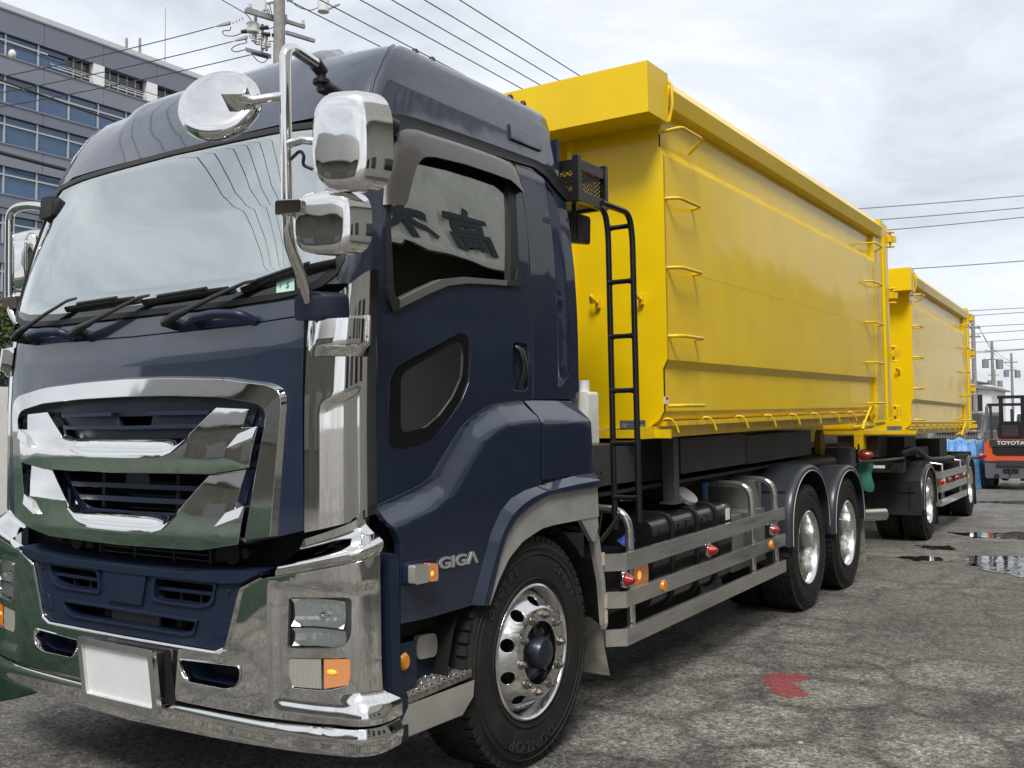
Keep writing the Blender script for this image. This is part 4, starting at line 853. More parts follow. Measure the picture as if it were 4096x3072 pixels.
# ============================================================ WHEELS
def tyre_bm(R=.515, w=.27, rim=.295):
    """axle along X, outer side wall at x = 0, tread towards -x"""
    b = B(); h = w/2
    prof = [(rim, -.012), (rim+.012, .0), (rim+.05, .008), (R-.10, .010), (R-.055, .004), (R-.025, -.006), (R-.010, -.018), (R-.006, -.04),
            (R-.002, -.09), (R-.010, -.094), (R-.010, -.102), (R, -.106), (R, -w+.106), (R-.010, -w+.102), (R-.010, -w+.094), (R-.002, -w+.09), (R-.006, -w+.04), (R-.02, -w+.012), (R-.06, -w), (rim, -w+.012)]
    b.lathe(prof, 72); 
    for rr in (R-.045, R-.075, rim+.035):
        b.lathe([(rr-.003, .0085), (rr, .0125), (rr+.003, .0085)], 72)
    return b
def lug_bm(R=.515, n=62, w=.27):
    b = B()
    for k in range(n):
        f = 2*pi*k/n; c, s_ = cos(f), sin(f); rad = Vector((0, c, s_)); tan = Vector((0, -s_, c))
        for x0, x1, sh in ((-.006, -.052, 0), (-w+.006, -w+.052, .5)):
            f2 = 2*pi*(k+sh)/n; rad = Vector((0, cos(f2), sin(f2))); tan = Vector((0, -sin(f2), cos(f2)))
            b.obox(Vector(((x0+x1)/2, 0, 0))+rad*(R-.010), Vector(((x0-x1)/2, 0, 0)), tan*.0175, rad*.0145)
    return b
disc_z = lambda r, P: interp(r, [p[0] for p in P], [p[1] for p in P])
def disc_panel(name, P, r0, r1, holes, hr, nh, m, parent, ph=0.0):
    circ = lambda r, n, cx=0, cy=0, rx=None: [(cx+r*cos(2*pi*k/n), cy+r*sin(2*pi*k/n)) for k in range(n)]
    loops = [circ(r1, 56), circ(r0, 40)[::-1]]
    for k in range(nh):
        f = ph+2*pi*k/nh; cx, cy = holes*cos(f), holes*sin(f)
        loops.append([(cx+(hr*.8*cos(a))*cos(f)-(hr*1.15*sin(a))*sin(f), cy+(hr*.8*cos(a))*sin(f)+(hr*1.15*sin(a))*cos(f)) for a in [-2*pi*i/16 for i in range(16)]])
    return panel(name, loops, lambda a, c, d: Vector((disc_z(math.hypot(a, c), P)+d, a, c)), m, parent, step=.028, thick=.010, smooth=35)
def steer_wheel(parent, lettered=True):
    b = B(); b.lathe([(.0, -.10), (.12, -.10), (.13, -.20), (.25, -.20)], 32); w = b.out('wheel', DARK, parent, 50)
    t = tyre_bm().out('tyre', RUBBER, w, 35); struct(lug_bm().out('tread', RUBBER, t, 30), None, 'stuff')
    b = B(); b.lathe([(.305, -.006), (.305, .006), (.296, .012), (.288, .004), (.283, -.02), (.275, -.05), (.27, -.12), (.26, -.18)], 64); rim = b.out('rim', ALU, w, 40)
    P = [(.135, .035), (.142, .045), (.198, .048), (.208, .040), (.222, .020), (.252, -.02), (.275, -.055)]
    disc_panel('rim_disc', P, .141, .272, .228, .026, 10, ALU, rim, ph=.31)
    b = B(); b.lathe([(.272, -.07), (.14, -.05)], 40); b.out('rim_back', VOID, rim)
    b = B(); b.lathe([(0, .085), (.04, .083), (.062, .074), (.072, .055), (.075, .02), (.098, .012), (.12, .008), (.138, -.01)], 40); hub = b.out('hub', mat('navy_hub', (.014, .018, .032), .4, 0, .3, .2, var=.3, vscale=25), w, 35)
    for k in range(5):
        f = 2*pi*k/5+.4; b = B(); b.obox((.014, .105*cos(f), .105*sin(f)), (.008, 0, 0), (0, .03*cos(f), .03*sin(f)), (0, -.012*sin(f), .012*cos(f))); b.out('hub_rib', hub.data.materials[0], hub)
    NUT = mat('rusty_nut', (.26, .235, .21), .4, .8, var=.4, vscale=60); first = None
    for k in range(10):
        f = 2*pi*k/10+.1; c = Vector((.046, .170*cos(f), .170*sin(f)))
        if first is None:
            b = B(); b.cyl((0, 0, 0), (.004, 0, 0), .022, .022, 20); b.cyl((.004, 0, 0), (.022, 0, 0), .0165, .016, 6); b.cyl((.022, 0, 0), (.029, 0, 0), .010, .009, 10); first = b.out('wheel_nut', NUT, w, 30); first.location = c
        else: again(first, w, c, (f, 0, 0))
    if lettered:
        for s_, rad, mid, flip, sz in (('DECTES', .405, radians(128), 1, .05), ('SP001', .405, radians(45), 1, .05), ('DUNLOP', .412, radians(-95), 1, .066)):
            nL = len(s_); dth = sz*1.02/rad
            for i, ch in enumerate(s_):
                a = mid-dth*(i-(nL-1)/2); rv = Vector((0, cos(a), sin(a))); tv = Vector((0, sin(a), -cos(a)))
                text_obj('letter', ch, RUBTXT, t, sz, Vector((.0125, 0, 0))+rv*rad, tv, rv, .003, 1.25, bold=.001)
    return w
def dual_wheel(parent):
    b = B(); b.lathe([(.0, -.215), (.10, -.215), (.115, -.22), (.20, -.225), (.24, -.235)], 32); w = b.out('wheel', GREYD, parent, 45)
    t = tyre_bm().out('tyre', RUBBER, w, 35); struct(lug_bm().out('tread', RUBBER, t, 30), None, 'stuff')
    t2 = again(t, w, (-.33, 0, 0))
    b = B(); b.lathe([(.305, -.006), (.305, .006), (.296, .012), (.288, .004), (.281, -.015), (.276, -.030), (.272, -.06), (.262, -.195), (.23, -.20)], 64); rim = b.out('rim', ALU, w, 35)
    P = [(.14, -.185), (.20, -.185), (.215, -.192), (.258, -.198)]
    disc_panel('rim_disc', P, .13, .257, .225, .024, 10, mat('dull_grey_disc', (.20, .20, .195), .45, .6, var=.2), rim)
    first = None
    for k in range(10):
        f = 2*pi*k/10; c = Vector((-.188, .170*cos(f), .170*sin(f)))
        if first is None:
            b = B(); b.cyl((0, 0, 0), (.03, 0, 0), .019, .018, 6); first = b.out('wheel_nut', GREYD, w, 30); first.location = c
        else: again(first, w, c)
    b = B(); b.lathe([(0, -.125), (.06, -.125), (.09, -.135), (.10, -.20)], 32); b.out('hub', GREYD, w, 40)
    return w
w0 = steer_wheel(T); w0.location = (-.005, .005, .510)
w1 = again(w0, T, (2*XC+.005, .005, .510), (0, 0, pi))
d0 = dual_wheel(T); d0.location = (-.03, 4.40, .432)
again(d0, T, (-.03, 5.655, .408)); again(d0, T, (2*XC+.03, 4.40, .432), (0, 0, pi)); again(d0, T, (2*XC+.03, 5.655, .408), (0, 0, pi))
for y, z in ((.005, .50), (4.40, .43), (5.655, .405)):
    b = B(); b.cyl((XC-1.0, y, z), (XC+1.0, y, z), .07, .07, 12); b.cyl((XC-.2, y, z), (XC+.2, y, z), .2, .2, 20); b.out('axle', DARK, T)

# ---- chassis frame, cross members, hook-lift frame
for g in (-1, 1):
    b = B(); b.box((XC+g*.42-.04, -.9, .72), (XC+g*.42+.04, 6.6, .98)); b.out('frame_rail', DARK, T)
    b = B(); b.box((XC+g*.42-.05, .75, .99), (XC+g*.42+.05, 6.7, 1.12)); b.out('subframe_rail', DARK, T)
    b = B(); b.box((XC+g*.50-.06, 1.0, 1.13), (XC+g*.50+.06, 6.9, 1.40)); b.out('lift_frame', GREYD, T)
b = B()
for y in (1.0, 2.2, 3.4, 4.2, 5.0, 6.3): b.box((XC-.45, y-.05, .74), (XC+.45, y+.05, .95))
b.box((XC-.9, .85, 1.10), (XC+.9, 6.4, 1.12)); b.out('cross_members', DARK, T)
b = B(); b.box((XC-.35, .72, 1.0), (XC+.35, .95, 2.2)); b.out('lift_arm', GREYD, T)
for y0, y1, z0, z1, x0 in ((1.05, 1.75, 1.16, 1.40, -.30), (1.82, 2.30, 1.14, 1.42, -.34), (2.42, 3.7, 1.16, 1.40, -.30), (3.8, 5.6, 1.15, 1.38, -.33)):
    b = B(); b.box((x0-.5, y0, z0), (x0, y1, z1)); b.out('lift_side_box', VOID if 1.8 < y0 < 1.9 else GREYD, T)
b = B(); b.box((-.30, 2.12, .99), (-.22, 2.20, 1.43)); b.box((-.31, 2.08, .985), (-.20, 2.25, 1.0)); b.out('lift_post', mat('mid_grey_paint', (.085, .085, .085), .5), T)
b = B(); b.cyl((-.60, 2.0, 1.07), (-.25, 6.0, 1.06), .05, .05, 14); b.out('hydraulic_pipe', DARK, T)
b = B(); b.cyl((-.36, 6.1, 1.22), (-.42, 6.1, 1.22), .15, .15, 28); b.v = [(x_, 6.1+(y-6.1)*.55, z) for x_, y, z in b.v]; b.out('rear_roller', mat('dirty_yellow', (.30, .19, .03), .55, var=.4, vscale=12), T)
b = B(); b.box((-2.2, 6.35, .98), (-.15, 6.55, 1.18)); b.out('rear_cross_beam', GREYD, T)
b = B(); b.box((XC-.2, 6.6, .62), (XC+.2, 6.9, .95)); b.cyl((XC, 6.9, .72), (XC, 7.1, .72), .12, .12); b.out('tow_coupling', DARK, T)
# ---- rear mudguards with flared edge
def mudguard(parent, yc, ztop, half, zend, m, x0=.0, x1=-.62, flare=.03):
    b = B(); rows = []; N = 30
    R_ = half
    for k in range(N+1):
        f = pi*k/N; y = yc-R_*cos(f); zz_ = ztop-R_*.98+R_*.98*sin(f)**.8
        rows.append((y, zz_))
    rows = [(yc-R_, zend)]+rows+[(yc+R_, zend+.06)]
    cz = ztop-R_
    def off(p, d): v = Vector((p[0]-yc, max(p[1]-cz, 0))); v = v.normalized() if v.length > 1e-6 else Vector((1, 0)); return (p[0]+v.x*d, p[1]+v.y*d)
    G = []
    for p in rows:
        a0 = off(p, .0); a1 = off(p, .004); a2 = off(p, -.02); a3 = off(p, -.05)
        G.append([Vector((x1, *a0)), Vector((x0-.07, *a1)), Vector((x0-.03, *off(p, .006))), Vector((x0, *off(p, -.010))), Vector((x0+.006, *a2)), Vector((x0-.002, *a3)), Vector((x0-.006, *a3)), Vector((x0-.04, *off(p, -.035))), Vector((x1, *off(p, -.012)))])
    b.grid(G); o = b.out('mudguard', m, parent, 50)
    b = B(); b.tube([Vector((x0+.001, *off(p, -.048))) for p in rows], .004, 6); b.out('guard_bead', mat('scuffed_edge', (.42, .41, .39), .5), o, 60)
    return o
MG = mat('scuffed_navy_guard', (.016, .021, .036), .42, 0, .35, .18, var=.5, vscale=7, rvar=.12, dirt=(.030, .032, .038))
mudguard(T, 4.43, 1.118, .575, .50, MG); mudguard(T, 5.685, 1.045, .575, .46, MG)
for yc in (4.43, 5.685):
    o_ = mudguard(T, yc, 1.10, .575, .48, MG, x0=2*XC+.62, x1=2*XC)
b = B(); b.box((-.64, 3.95, .74), (-.07, 3.965, .93)); b.out('guard_plate', BLACKP, T)
b = B(); b.grid([[Vector((-.03, 6.29, .55)), Vector((-.50, 6.29, .55))], [Vector((-.03, 6.33, .25)), Vector((-.5, 6.33, .25))], [Vector((-.03, 6.36, .02)), Vector((-.5, 6.36, .02))]]); b.out('mud_flap', MATS['worn_grey_rubber'], T)
# ---- side guard of three stainless rails with posts
for zt, zb in ((.829, .737), (.626, .538), (.425, .334)):
    b = B(); b.prism([(.96, zb), (3.706, zb), (3.706, zt), (.96, zt)], lambda y, z, d: Vector((d, y, z)), -.028, .0); b.prism([(.882, zb), (.96, zb), (.96, zt), (.882, zt)], lambda y, z, d: Vector((d-(.96-y)*1.15, y, z)), -.028, .0)
    b.out('guard_rail', STEEL, T, 25)
for y in (1.12, 3.11, 3.63):
    b = B(); b.tube(fillet([(-.055, y, .36), (-.055, y, 1.045), (-.95, y-.02, 1.06)], .13, 8), .024, 14); b.out('guard_post', STEEL, T, 60)
for y, z in ((.985, .690), (2.182, .695), (3.43, .690)):
    b = B(); b.lathe([(0, .056), (.010, .055), (.016, .048), (.026, .034), (.034, .010), (.036, 0)], 20, (.0, y-.03, z), 'X'); l_ = b.out('side_marker', REDLENS, T, 60)
    b = B(); b.lathe([(.036, .005), (.044, .003), (.046, -.01), (.034, -.014)], 24, (.0, y-.03, z), 'X'); b.out('marker_ring', CHROME, l_, 50)
b = B(); b.prism(rounded([(1.15, .605), (1.33, .60), (1.335, .72), (1.15, .745)], .025, 4), lambda y, z, d: Vector((d, y, z)), -.10, -.045); tl = b.out('side_turn_signal', AMBERLIT, T, 40)
b = B(); b.prism(rounded([(1.13, .585), (1.35, .58), (1.355, .735), (1.13, .76)], .02, 4), lambda y, z, d: Vector((d, y, z)), -.13, -.09); b.out('lamp_case', BLACKP, tl)
b = B(); b.lathe([(0, .006), (.018, .004), (.026, 0)], 14, (-.0455, 1.215, .672), 'X'); b.out('lit_bulb', AMBERBULB, tl)
for y in (1.437, 3.365):
    b = B(); b.lathe([(0, .014), (.03, .012), (.034, .004), (.034, 0)], 24, (.0, y, .581), 'X'); b.out('orange_reflector', ORANGERF, T, 50)
# ---- fuel tank with straps, filler, second tank, battery box
b = B(); tp = rounded([(-.82, .40), (-.14, .40), (-.12, .60), (-.12, .945), (-.82, .945)], [.10, .10, .05, .09, .09], 8)
b.prism(tp, lambda x_, z, d: Vector((x_, d, z)), 1.56, 2.87); tank = b.out('fuel_tank', BLACKG, T, 30)
for y in (1.84, 2.24, 2.57):
    b = B(); lp = [Vector((p[0]+(.006 if p[0] > -.3 else -.006), y, p[1]+.006*(1 if p[1] > .7 else -1))) for p in tp]; b.tube(lp, .014, 6, closed=True, flat=1); b.out('tank_strap', BLACKP, tank, 50)
for y, z in ((1.70, .86), (1.98, .87), (2.10, .88), (2.36, .87), (2.45, .88), (2.70, .86)):
    b = B(); b.box((-.121, y-.04, z-.05), (-.115, y+.04, z+.012)); b.out('tank_boss', BLACKG, tank)
b = B(); b.cyl((-.34, 2.48, .93), (-.29, 2.47, 1.0), .055, .055, 24); b.out('filler_neck', BLACKP, tank)
b = B(); b.cyl((-.30, 2.475, .995), (-.282, 2.472, 1.018), .085, .083, 24); b.out('filler_cap', mat('grey_cap', (.42, .42, .41), .4), tank)
b = B(); b.box((-.1195, 2.76, .82), (-.114, 2.83, .90)); b.out('tank_label', WHITE, tank)
b = B(); b.box((-.75, 2.98, .42), (-.16, 3.70, .82)); b.box((-.80, 3.55, .8), (-.20, 3.75, 1.04)); b.out('steel_box', mat('grey_beige_box', (.17, .165, .15), .5, var=.2), T)
b = B(); b.cyl((-.38, 3.02, .82), (-.38, 3.02, .93), .06, .04, 16); b.cyl((-.38, 3.02, .93), (-.38, 3.02, 1.03), .028, .028, 16); bt = b.out('bottle', mat('blue_bottle', (.05, .13, .28), .25, trans=.3), T, 40)
b = B(); b.cyl((-.38, 3.02, 1.03), (-.38, 3.02, 1.06), .036, .036, 16); b.out('bottle_cap', BLUECAP, bt)
b = B(); b.prism(rounded([(-.72, .45), (-.16, .45), (-.14, .78), (-.72, .80)], .06, 5), lambda x_, z, d: Vector((x_, d, z)), .98, 1.46); ut = b.out('urea_tank', BLACKP, T, 35)
b = B(); b.cyl((-.21, 1.36, .825), (-.17, 1.39, .865), .036, .036, 12); b.cyl((-.22, 1.35, .81), (-.21, 1.36, .825), .042, .042, 12); b.out('urea_cap', BLUECAP, ut)
b = B(); b.box((-.5, .76, .80), (-.25, .95, .93)); b.out('valve_box', GREYD, T)
b = B(); b.box((-.9, 1.2, .2), (-.5, 3.2, .40)); b.out('underbody', VOID, T)
# exhaust end behind the rear wheels
b = B(); b.cyl((-.50, 7.1, .40), (-.10, 7.55, .40), .065, .065, 24, caps=False); b.cyl((-.50, 7.1, .40), (-.115, 7.533, .40), .058, .058, 24); b.out('exhaust_pipe', STEEL, T)
# rear lamp bracket with red marker and green canvas bag
b = B(); b.box((-.20, 6.83, .98), (-.17, 6.87, 1.02)); b.box((-.20, 6.84, .70), (-.185, 6.86, 1.2)); rb = b.out('lamp_bracket', GREYD, T)
b = B(); b.lathe([(0, .13), (.02, .125), (.038, .10), (.05, .05), (.055, 0)], 20, (-.18, 6.86, 1.085), 'X'); l2 = b.out('side_marker', REDLENS, T, 60)
b = B(); b.lathe([(.055, .005), (.066, .003), (.066, -.012)], 20, (-.18, 6.86, 1.085), 'X'); b.out('marker_ring', CHROME, l2)
# ---- ladder, basket and work lamp behind the cab
LX0, LX1, LY = -.068, .078, .965
LAD = BLACKG
for x_, top in ((LX0, 2.70), (LX1, 2.66)):
    b = B(); b.tube(fillet([(x_-.02, .66, top-.01+.02), (x_, .93, top+.0), (x_, LY, top-.12), (x_+.005, LY, .955 if x_ < 0 else 1.0)], .12, 8), .017, 12); b.out('ladder_rail', LAD, T, 60)
for z in (2.598, 2.30, 2.003, 1.708, 1.422, 1.128):
    b = B(); b.tube([(LX0, LY, z), (LX0+.03, LY, z), (LX1-.03, LY, z), (LX1, LY, z)], [.022, .014, .014, .022], 10); b.out('ladder_rung', LAD, T, 60)
bk = B(); X0, X1, Y0, Y1, Z0, Z1 = -.42, -.07, .63, .93, 2.72, 2.905
for a, c in (((X0, Y0), (X1, Y0)), ((X1, Y0), (X1, Y1)), ((X1, Y1), (X0, Y1)), ((X0, Y1), (X0, Y0))):
    for z in (Z0, Z1-.02): bk.obox(((a[0]+c[0])/2, (a[1]+c[1])/2, z), (abs(a[0]-c[0])/2+.012, 0, 0) if a[1] == c[1] else (.012, 0, 0), (0, .012, 0) if a[1] == c[1] else (0, abs(a[1]-c[1])/2+.012, 0), (0, 0, .028))
for x_ in (X0, X1):
    for y in (Y0, Y1): bk.obox((x_, y, (Z0+Z1)/2), (.017, 0, 0), (0, .017, 0), (0, 0, .12))
bask = bk.out('basket', BLACKG, T)
def mesh_screen(p0, ux, uz, w, h, parent):
    b = B(); p0 = Vector(p0); ux = Vector(ux); uz = Vector(uz); st = .034
    def seg(a0, b0, a1, b1): b.tube([p0+ux*a0+uz*b0, p0+ux*a1+uz*b1], .0028, 4)
    for g in (1, -1):
        k = -h
        while k < w+h:
            pts = []
            for bb in (0, h): pts.append((k+g*bb*1.5 if g == 1 else k+h*1.5-bb*1.5, bb))
            (a0, b0), (a1, b1) = pts
            if a0 > a1: a0, b0, a1, b1 = a1, b1, a0, b0
            lo, hi = max(0, a0), min(w, a1)
            if hi > lo+1e-3:
                f = lambda a: b0+(b1-b0)*(a-a0)/(a1-a0)
                seg(lo, f(lo), hi, f(hi))
            k += st
    struct(b.out('basket_mesh', BLACKG, parent, 60), None, 'stuff')
mesh_screen((X1, Y0, Z0), (0, 1, 0), (0, 0, 1), Y1-Y0, Z1-Z0, bask); mesh_screen((X0, Y0, Z0), (1, 0, 0), (0, 0, 1), X1-X0, Z1-Z0, bask); mesh_screen((X0, Y1, Z0), (1, 0, 0), (0, 0, 1), X1-X0, Z1-Z0, bask); mesh_screen((X0, Y0, Z0-.01), (1, 0, 0), (0, 1, 0), X1-X0, Y1-Y0, bask)
b = B(); b.prism(rounded([(-.07, -.075), (.07, -.085), (.075, .07), (-.065, .08)], .02, 4), lambda a, c, d: Vector((-.165+a*.75, .74+d+a*.7, 2.58+c)), -.03, .05); wl_ = b.out('work_lamp', BLACKP, T, 40)
for k in range(7):
    b = B(); b.obox((-.165+(-.05+k*.0165)*.75, .70+(-.05+k*.0165)*.7, 2.58), (.002, .002, 0), (.008, -.012, 0), (0, 0, .068)); b.out('cooling_fin', BLACKP, wl_)
b = B(); b.tube([(-.165, .76, 2.66), (-.165, .76, 2.72)], .012, 8); b.out('lamp_stem', BLACKP, wl_)
# washer bottle
b = B(); b.prism(rounded([(-.13, 1.42), (-.03, 1.42), (-.03, 1.70), (-.13, 1.70)], .02, 4), lambda x_, z, d: Vector((x_, d, z)), .63, .74); b.cyl((-.08, .68, 1.70), (-.08, .68, 1.76), .03, .03, 14); b.out('white_reservoir', WHITEP, T, 40)
# strap tied to the ladder foot
b = B(); b.obox((-.09, .88, .92), (.05, .09, .10), (.004, 0, 0), (.0, .012, -.01)); b.out('strap', BLACKP, T)
b = B()
for k in range(14):
    y = .66+random.random()*.5; z = .95+random.random()*.35; b.tube([(-.25-random.random()*.3, y, z), (-.2-random.random()*.2, y+.1, z-.06+random.random()*.1), (-.3-random.random()*.3, y+.3, z-.1+random.random()*.2)], .006, 5)
struct(b.out('air_hoses', BLACKP, T, 60), None, 'stuff')

# ============================================================ DRIVER
drv = thing('person', 'driver in dark jacket seated behind the windscreen, face turned in profile', 'person', (0, 0, 0), (TH, 0, 0))
def person(parent):
    hx, hy, hz = -2.0, -.30, 2.43
    b = B(); rows = []
    # torso and shoulders as one lofted body, with upper arms down to the wheel
    for z, w, d, dx in ((1.66, .19, .13, 0), (1.85, .19, .12, 0), (2.05, .205, .115, 0), (2.16, .215, .105, 0), (2.215, .17, .09, 0), (2.245, .085, .07, 0), (2.27, .06, .06, -.005), (2.32, .056, .058, -.01)):
        rows.append([Vector((hx+dx+w*cos(2*pi*k/24), hy+.05+d*sin(2*pi*k/24), z)) for k in range(25)])
    b.grid(rows)
    for g in (-1, 1):
        b.tube([(hx+g*.19, hy+.04, 2.15), (hx+g*.23, hy-.02, 1.98), (hx+g*.24, hy-.10, 1.86), (hx+g*.17, hy-.30, 1.93)], [.065, .06, .05, .042], 12)
    body = b.out('jacket', CLOTHB, parent, 70)
    # head: ovoid with profile turned towards -x, nose, brow, chin, ears
    b = B(); rows = []; N = 28
    prof = [(-.135, .018, 0), (-.128, .05, -.012), (-.105, .066, -.016), (-.075, .074, -.012), (-.03, .080, -.004), (.02, .085, 0), (.06, .084, .004), (.095, .070, .006), (.118, .045, .006), (.128, .006, .006)]
    for z, r_, sh in prof:
        row = []
        for k in range(N+1):
            f = 2*pi*k/N; x_ = -cos(f)*r_*1.14; y = sin(f)*r_*.88
            face = max(0, cos(f))**8
            nose = .026*math.exp(-((z+.030)/.022)**2)*max(0, cos(f))**40; brow = .006*math.exp(-((z-.012)/.012)**2)*face; lip = .007*math.exp(-((z+.078)/.012)**2)*face; chin = .008*math.exp(-((z+.118)/.016)**2)*face; eye = -.007*math.exp(-((z+.004)/.010)**2)*math.exp(-((abs(f if f < pi else f-2*pi)-.42)/.16)**2)
            row.append(Vector((hx-.012+sh+x_-(nose+brow+lip+chin+eye), hy+.045+y, hz+z)))
        rows.append(row)
    b.grid(rows); b.cyl((hx, hy+.05, 2.26), (hx-.005, hy+.05, 2.36), .056, .054, 16)
    for g in (-1, 1): b.tube([(hx+.012, hy+.045+g*.078, hz+.012), (hx+.022, hy+.045+g*.084, hz-.01), (hx+.012, hy+.045+g*.08, hz-.04)], [.014, .017, .010], 8, flat=.6)
    head = b.out('head', SKIN, parent, 80)
    b = B(); rows = []
    for z, r_ in ((-.03, .087), (.02, .091), (.06, .091), (.10, .075), (.126, .045), (.137, .004)):
        rows.append([Vector((hx+.014-cos(f_)*r_*1.10, hy+.045+sin(f_)*r_*.92, hz+z+(.045 if cos(f_) > .35 else 0)*(1-max(0, z)/.137))) for f_ in [2*pi*k/28 for k in range(29)]])
    b.grid(rows); b.out('hair', HAIR, parent, 80)
    for g in (-1, 1):
        b = B(); b.lathe([(0, -.003), (.008, 0), (.0, .004)], 10, (hx-.098, hy+.045+g*.034, hz-.002), 'X'); b.out('eye', INK, parent)
person(drv)
# ============================================================ CONTAINERS
def tpos(x, y, z): return (x, y*cos(TH)-z*sin(TH), y*sin(TH)+z*cos(TH))
cont = thing('hook_lift_container', 'large glossy yellow hook-lift container on the navy truck, behind the cab', 'container', tpos(0, 1.61, 1.43), (TH, 0, 0), 'yellow containers')
K_ = cont; CW = -2.41
PROF = [(-.05, 2.0), (-.046, 1.84), (-.046, 1.76), (-.02, 1.71), (-.02, .47), (-.049, .417), (-.049, .160), (-.08, .110), (-.135, .072)]
for mir in (False, True):
    mx_ = CW/2 if mir else None
    b = B(); rows = []
    for x_, z in PROF: rows.append([Vector((x_, 5.36*k/16, z)) for k in range(17)])
    b.grid(rows); wall = b.out('side_wall', YELLOW, K_, 12, mx_)
    b = B(); b.box((-.0202, .02, 1.0288), (-.0192, 5.34, 1.0312)); b.out('weld_seam', YELLOW, wall, mirror=mx_)
    b = B(); b.prism([(-.10, 2.205), (-.05, 2.205), (.035, 2.100), (.012, 2.0), (-.04, 1.985), (-.10, 1.985)], lambda x_, z, d: Vector((x_, d, z)), .0, 5.60); b.out('top_rail', YELLOW, K_, 20, mx_)
    b = B(); b.box((-.12, 5.36, .02), (-.012, 5.745, 2.0)); b.out('rear_post', YELLOWF, K_, 20, mx_)
    b = B(); b.prism(rounded([(-.10, 5.745), (.012, 5.745), (.012, 5.97), (-.10, 5.97)], .04, 5), lambda x_, y, d: Vector((x_, y, d)), .05, 2.17); b.out('end_post', YELLOW, K_, 40, mx_)
    b = B(); b.prism([(5.60, 1.99), (5.745, 2.08), (5.745, 2.19), (5.60, 2.19)], lambda y, z, d: Vector((d, y, z)), -.09, .012); b.out('post_gusset', YELLOWF, K_, mirror=mx_)
    b = B(); b.box((-.145, -.17, .0), (-.10, 5.45, .07)); b.out('base_rail', YELLOWF, K_, mirror=mx_)
    b = B(); b.box((-.745, -.04, -.20), (-.63, 5.5, .0)); b.out('skid_rail', YELLOWF, K_, mirror=mx_)
    # welded steps front and rear
    for z in (1.445, 1.025, .612, .193):
        b = B(); b.tube(fillet([(-.03, .02, z), (.055, .05, z), (.055, .40, z), (-.03, .43, z)], .05, 5), .011, 8); b.out('step_rung', YELLOWF, K_, 60, mx_)
        b = B(); b.tube(fillet([(-.03, 4.93, z+.008), (.055, 5.0, z+.008), (.055, 5.45, z+.008), (-.03, 5.52, z+.008)], .05, 5), .011, 8); b.out('step_rung', YELLOWF, K_, 60, mx_)
    b = B(); b.tube(fillet([(-.03, -.01, 1.842), (.09, .03, 1.862), (.09, .36, 1.862), (-.03, .42, 1.80)], .03, 4), .011, 8); b.out('step_rung', YELLOWF, K_, 60, mx_)
    b = B(); b.tube(fillet([(-.03, 4.85, 1.83), (.09, 4.95, 1.84), (.09, 5.3, 1.84), (-.03, 5.5, 1.83)], .03, 4), .011, 8); b.out('step_rung', YELLOWF, K_, 60, mx_)
    for k in range(9):
        y = .03+.615*k; b = B(); b.tube([(-.10, y, .10), (-.055, y+.005, .118), (-.03, y+.03, .112), (-.012, y+.055, .075), (-.005, y+.075, .03)], [.008, .008, .008, .0075, .009], 8); b.out('net_hook', YELLOWF, K_, 60, mx_)
        b = B(); b.box((-.099, y+.25, .028), (-.092, y+.27, .052)); b.out('weld_tab', YELLOWF, K_, mirror=mx_)
    for z in (2.03, 1.40, .75, .09):
        b = B()
        for dz in (-.085, .075): b.cyl((.02, 6.03, z+dz), (.02, 6.03, z+dz+.012), .055, .045, 12)
        b.cyl((.02, 6.03, z-.09), (.02, 6.03, z+.10), .013, .013, 8); b.box((-.04, 5.97, z-.035), (.05, 6.02, z+.04)); b.box((-.03, 6.03, z-.03), (.075, 6.09, z+.035)); b.out('door_hinge', YELLOWF, K_, 40, mx_)
    b = B(); b.tube([(.03, 4.86, .16), (-.01, 4.70, -.02)], .013, 8); b.cyl((.0, 4.72, .02), (-.015, 4.68, -.06), .022, .02, 10); b.out('lock_lever', YELLOWF, K_, 60, mx_)
    b = B(); b.cyl((-.06, 4.9, -.03), (-.06, 5.25, -.03), .032, .032, 14); b.cyl((-.06, 4.45, -.04), (-.06, 4.9, -.03), .018, .018, 10); b.cyl((-.06, 5.25, -.03), (-.06, 5.85, -.02), .016, .016, 10); b.out('turnbuckle', YELLOWF, K_, 40, mx_)
    pts = [Vector((.045, 4.93, .21)), Vector((.05, 4.94, .10)), Vector((.03, 5.00, .05)), Vector((-.02, 5.12, .06)), Vector((-.04, 5.22, -.02)), Vector((-.04, 5.1, -.0))]
    rp = resample(pts, 15)
    for i in range(14):
        a, c = rp[i], rp[i+1]; d = (c-a).normalized(); o1 = d.orthogonal().normalized(); o1 = o1 if i % 2 == 0 else d.cross(o1); m_ = (a+c)/2
        b = B(); b.tube([m_+d*(.021*cos(2*pi*k/10))+o1*(.010*sin(2*pi*k/10)) for k in range(10)], .0045, 5, closed=True); b.out('chain_link', YELLOWF, K_, 60, mx_)
